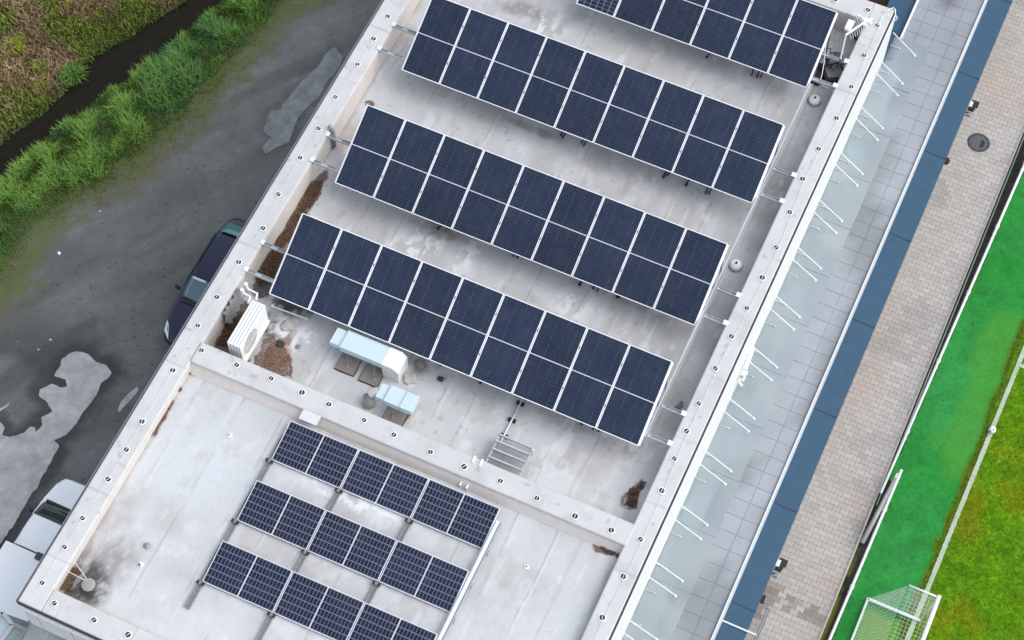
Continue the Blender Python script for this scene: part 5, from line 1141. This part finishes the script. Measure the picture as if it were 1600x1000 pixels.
def netquad(a, b, c, d, nu, nv):   # a-b bottom, d-c top
    a, b, c, d = map(Vector, (a, b, c, d))
    for i in range(nu + 1):
        s = i / nu; cord(a.lerp(b, s), d.lerp(c, s))
    for j in range(nv + 1):
        s = j / nv; cord(a.lerp(d, s), b.lerp(c, s))
for y in (gy, ge): netquad((gx, y, zg + .06), (gb, y, zg + .06), (gt, y, zt), (xt, y, zt), 14, 18)
netquad((gb, gy, zg + .06), (gb, ge, zg + .06), (gt, ge, zt), (gt, gy, zt), 44, 20)
netquad((xt, gy, zt), (xt, ge, zt), (gt, ge, zt), (gt, gy, zt), 44, 8)
mkg(net, 'net', M['net'])

# ------------------------------------------------------------------ parked car (navy) and white van on the lane
def loft(mb, secs, mi=0, cap=True):
    n = len(secs[0]); v = [p for s in secs for p in s]; f = []
    for i in range(len(secs) - 1):
        for k in range(n - 1): f.append((i * n + k, i * n + k + 1, (i + 1) * n + k + 1, (i + 1) * n + k))
    if cap: f.append(tuple(range(n))); f.append(tuple(range((len(secs) - 1) * n + n - 1, (len(secs) - 1) * n - 1, -1)))
    mb.add(v, f, mi)
def sec(y, w_, zs):
    """half outline (x factor, z) mirrored about the centre line"""
    h = [(w_ * fx, z) for fx, z in zs]; pts = [(-x, y, z) for x, z in h] + [(x, y, z) for x, z in reversed(h)]
    return pts
def wheel(parent, x, y, r=.31, w_=.2):
    m = MB(); n = 22; prof = [(-.5, .78), (-.5, .96), (-.38, 1), (.38, 1), (.5, .96), (.5, .78)]
    v = []; f = []
    for (a, b) in prof:
        for k in range(n): v.append((x + a * w_, y + b * r * math.cos(2 * math.pi * k / n), r + b * r * math.sin(2 * math.pi * k / n)))
    for i in range(len(prof) - 1):
        for k in range(n): f.append((i * n + k, i * n + (k + 1) % n, (i + 1) * n + (k + 1) % n, (i + 1) * n + k))
    m.add(v, f); wh = m.build('wheel', M['tyre'], parent, smooth=True)
    m = MB()
    for sx in (-1, 1): ring_x(m, x + sx * w_ * .42, .02, r * .8, y, r, 18)
    m.build('rim', M['galv'], wh)
def subsurf(o, l=2):
    md = o.modifiers.new('sub', 'SUBSURF'); md.levels = l; md.render_levels = l
    o.data.polygons.foreach_set("use_smooth", [True] * len(o.data.polygons))
car = thing('parked_car', 'dark navy estate car parked on the lane tight against the building', 'car', (-3.36, 3.46, GZ))
# local y: +front is towards -Y, so the car is turned 180 degrees
car.rotation_euler = (0, 0, math.pi)
Lc = 4.55; st_ = [(-2.27, .58, .42, .60), (-2.22, .70, .30, .76), (-1.9, .82, .24, .93), (-1.3, .87, .22, .98), (0, .885, .22, .98), (.75, .88, .22, .96), (1.25, .86, .22, .90), (1.75, .80, .24, .82), (2.08, .70, .27, .72), (2.24, .52, .34, .58)]
secs = [sec(y, w_ * 1.04, [(.90, zb), (1, zb + .14), (1.0, zb + (zt_ - zb) * .62), (.95, zt_ - .05), (.80, zt_), (.4, zt_ + .02)]) for y, w_, zb, zt_ in st_]
m = MB(); loft(m, secs); ob = m.build('body', M['car_navy'], car); subsurf(ob, 2)
gs = [(-1.86, .70, .95, .96), (-1.36, .68, .95, 1.34), (-1.12, .68, .95, 1.43), (-.5, .685, .95, 1.48), (.12, .68, .95, 1.44), (.35, .69, .95, 1.36), (1.02, .74, .93, .95)]
secs = [sec(y, w_, [(1.10, zb), (1.06, zb + (zt_ - zb) * .3), (.93, zt_ - .05), (.80, zt_), (.4, zt_ + .015)]) for y, w_, zb, zt_ in gs]
m = MB(); loft(m, secs); ob = m.build('cabin', M['car_navy'], car); subsurf(ob, 2)
def glasspatch(name, P, m_, parent, n=8, bulge=.03, lift=.012, nrm=(0, .6, .8)):
    """curved glass between four corners a b (low edge) c d (high edge)"""
    a, b, c, d = map(Vector, P); V = []; F = []; nv = Vector(nrm).normalized()
    for i in range(n + 1):
        for j in range(n + 1):
            s, u = i / n, j / n; p = a.lerp(b, s).lerp(d.lerp(c, s), u) + nv * (lift + bulge * (1 - (2 * s - 1) ** 2) * .8 + bulge * .5 * (1 - (2 * u - 1) ** 2)); V.append(p)
    for i in range(n):
        for j in range(n): k = i * (n + 1) + j; F.append((k, k + n + 1, k + n + 2, k + 1))
    m = MB(); m.add(V, F); ob = m.build(name, m_, parent, smooth=True); md = ob.modifiers.new('thick', 'SOLIDIFY'); md.thickness = .006; md.offset = -1; return ob
glasspatch('windscreen', [(-.70, .90, 1.00), (.70, .90, 1.00), (.58, .34, 1.40), (-.58, .34, 1.40)], M['car_glass'], car, bulge=.05, lift=.03, nrm=(0, .58, .8))
glasspatch('rear_window', [(.64, -1.80, 1.02), (-.64, -1.80, 1.02), (-.56, -1.27, 1.375), (.56, -1.27, 1.375)], M['car_glass_teal'], car, bulge=.04, lift=.04, nrm=(0, -.55, .83))
for sx in (-1, 1):
    m = MB(); P = [(sx * .775, .72, 1.0), (sx * .775, -1.4, 1.0), (sx * .675, -1.15, 1.36), (sx * .675, .30, 1.36)]; o2_ = sx * .012
    m.hexa([(p[0] + o2_, p[1], p[2]) for p in P], [(p[0] + o2_ * 2.2, p[1], p[2] + .004) for p in P]); m.build('side_window', M['van_glass'], car)
    m = MB(); m.hexa([(sx * .84, .78, .98), (sx * .84, .66, .98), (sx * .99, .66, 1.0), (sx * 1.0, .75, 1.0)], [(sx * .84, .78, 1.02), (sx * .84, .66, 1.02), (sx * .99, .66, 1.13), (sx * 1.0, .75, 1.13)]); m.build('wing_mirror', M['car_navy'], car, bevel=.02)
    m = MB(); m.hexa([(sx * .47, 2.19, .60), (sx * .72, 1.98, .62), (sx * .785, 1.66, .70), (sx * .66, 1.80, .72)], [(sx * .47, 2.19, .68), (sx * .70, 1.99, .745), (sx * .775, 1.66, .80), (sx * .65, 1.80, .80)]); m.build('headlight', M['lamp_glass'], car, bevel=.01)
    m = MB(); m.box((sx * .66 - .03, -1.1, 1.435), (sx * .66 + .0, .1, 1.465)); m.build('roof_rail', M['drip'], car)
    for y in (1.38, -1.32): wheel(car, sx * .78, y)
m = MB(); m.bar((-.66, .985, .985), (.66, .985, .985), .11, .012); m.build('wiper_cowl', M['black'], car)
m = MB(); m.box((-.34, 2.235, .42), (.34, 2.262, .60)); m.build('grille', M['black'], car); m = MB(); m.box((-.26, 2.263, .44), (.26, 2.272, .455)); m.box((-.26, 2.263, .56), (.26, 2.272, .575)); m.build('grille_trim', M['lamp_glass'], car)
m = MB()
for xa, xb in ((-.6, -.05), (-.02, .52)): m.bar((xa, .99, 1.01), (xb, .82, 1.085), .018, .012)
m.build('wiper', M['black'], car)
glasspatch('windscreen_sticker', [(.10, .40, 1.375), (.52, .40, 1.37), (.50, .345, 1.41), (.10, .345, 1.415)], M['lamp_glass'], car, n=3, bulge=.0, lift=.075, nrm=(0, .58, .8))

van = thing('pickup_van', 'white pickup van with dark windscreen and flat cargo box at the lower left', 'van', (-3.42, -6.25, GZ))
st_ = [(2.62, .70, .42, .62), (2.52, .84, .34, .84), (2.25, .93, .30, .97), (1.75, .99, .28, 1.06), (1.35, 1.0, .28, 1.10), (.6, 1.01, .28, 1.12), (.06, 1.01, .28, 1.12)]
secs = [sec(y, w_, [(.92, zb), (1, zb + .16), (1.0, zb + (zt_ - zb) * .72), (.965, zt_ - .05), (.86, zt_), (.4, zt_ + .02)]) for y, w_, zb, zt_ in st_]
m = MB(); loft(m, secs); ob = m.build('body', M['van_white'], van, bevel=.03); ob.data.polygons.foreach_set("use_smooth", [False] * len(ob.data.polygons))
gs = [(1.62, .90, 1.06, 1.09), (1.02, .74, 1.06, 1.70), (.90, .72, 1.06, 1.76), (.5, .72, 1.06, 1.785), (.08, .715, 1.06, 1.775)]
secs = [sec(y, w_, [(1.28 if y < 1.5 else 1.06, zb), (1.22 if y < 1.5 else 1.04, zb + (zt_ - zb) * .3), (1.0, zt_ - .03), (.95, zt_), (.4, zt_ + .015)]) for y, w_, zb, zt_ in gs]
m = MB(); loft(m, secs); m.build('cabin', M['van_white'], van, bevel=.015)
glasspatch('windscreen', [(.84, 1.60, 1.115), (-.84, 1.60, 1.115), (-.70, 1.03, 1.69), (.70, 1.03, 1.69)], M['van_glass'], van, bulge=.035, lift=.022, nrm=(0, .72, .69))
m = MB(); m.bar((-.82, 1.66, 1.10), (.82, 1.66, 1.10), .09, .03); m.build('wiper_cowl', M['black'], van)
for sx in (-1, 1):
    m = MB(); m.bar((sx * .715, .92, 1.772), (sx * .715, .12, 1.785), .035, .03); m.bar((sx * .72, 1.0, 1.745), (sx * .72, .88, 1.768), .07, .03); m.build('roof_gutter', M['drip'], van)
    m = MB(); m.hexa([(sx * .895, 1.25, 1.20), (sx * .895, .25, 1.20), (sx * .765, .3, 1.66), (sx * .765, .95, 1.66)], [(sx * .915, 1.25, 1.21), (sx * .915, .25, 1.21), (sx * .785, .3, 1.67), (sx * .785, .95, 1.67)]); m.build('side_window', M['van_glass'], van)
    m = MB(); m.box((min(sx * .96, sx * 1.06), 1.18, 1.10), (max(sx * .96, sx * 1.06), 1.27, 1.30)); m.build('wing_mirror', M['black'], van, bevel=.02)
    m = MB(); m.hexa([(sx * .60, 2.50, .62), (sx * .85, 2.42, .64), (sx * .90, 2.24, .70), (sx * .66, 2.38, .70)], [(sx * .60, 2.53, .80), (sx * .84, 2.44, .84), (sx * .90, 2.26, .90), (sx * .66, 2.38, .86)]); m.build('headlight', M['lamp_glass'], van)
    for y in (1.80, -2.2): wheel(van, sx * .86, y, .35, .22)
m = MB(); m.box((-.86, -3.7, .72), (.86, -.0, 1.95)); m.build('cargo_box', M['van_white'], van, bevel=.025)
m = MB(); m.box((-.8, -3.6, .45), (.8, .05, .715)); m.build('chassis', M['black'], van)
m = MB(); m.box((.10, -.14, 1.951), (.42, .06, 2.0)); m.box((-.66, .005, .8), (.66, .055, 1.72)); m.build('bulkhead', M['blue_dark'], van)
m = MB(); m.box((-.3, 2.60, .45), (.3, 2.635, .60)); m.build('grille', M['black'], van)

# shrub on the bare soil past the top of the building
q = (10.718, 21.835, -6.000); t = thing('shrub', 'small green shrub on bare soil past the top right building corner', 'shrub', (q[0] - .05, q[1] + .1, GZ)); r = np.random.default_rng(2)
m = MB()
for k in range(700):
    d = r.normal(size=3); d /= np.linalg.norm(d); ra = r.uniform(.3, 1) ** .5; p = Vector((d[0] * .48 * ra, d[1] * .48 * ra, .55 + d[2] * .4 * ra)); s = r.uniform(.03, .06); a = Vector(r.normal(size=3)).normalized(); b = a.orthogonal().normalized(); cc = tuple(np.array([.07, .17, .02]) * r.uniform(.5, 1.6))
    m.add([p, p + a * s + b * s * .5, p + a * s * 2, p + a * s - b * s * .5], [(0, 1, 2, 3)], 0, cc)
m.build('foliage', M['leaf'], t, colors=True)
for k in range(5):
    a = k * 1.26; m = MB(); m.tube([(0, 0, 0), (.12 * math.cos(a), .12 * math.sin(a), .3), (.25 * math.cos(a), .25 * math.sin(a), .7)], [.02, .015, .006], 6); m.build('stem', M['stem'], t)
m = MB(); m.add([(8, 17.2, GZ - .02), (11.0, 17.2, GZ - .02), (11.0, 30, GZ - .02), (8, 30, GZ - .02)], [(0, 1, 2, 3)]); tag(m.build('soil_bed', mat('red_brown_soil', (.13, .06, .04), .95, noise=.4, nscale=6, bump=.5, bscale=20)), 'reddish brown bare soil past the top end of the building', None, kind='structure')
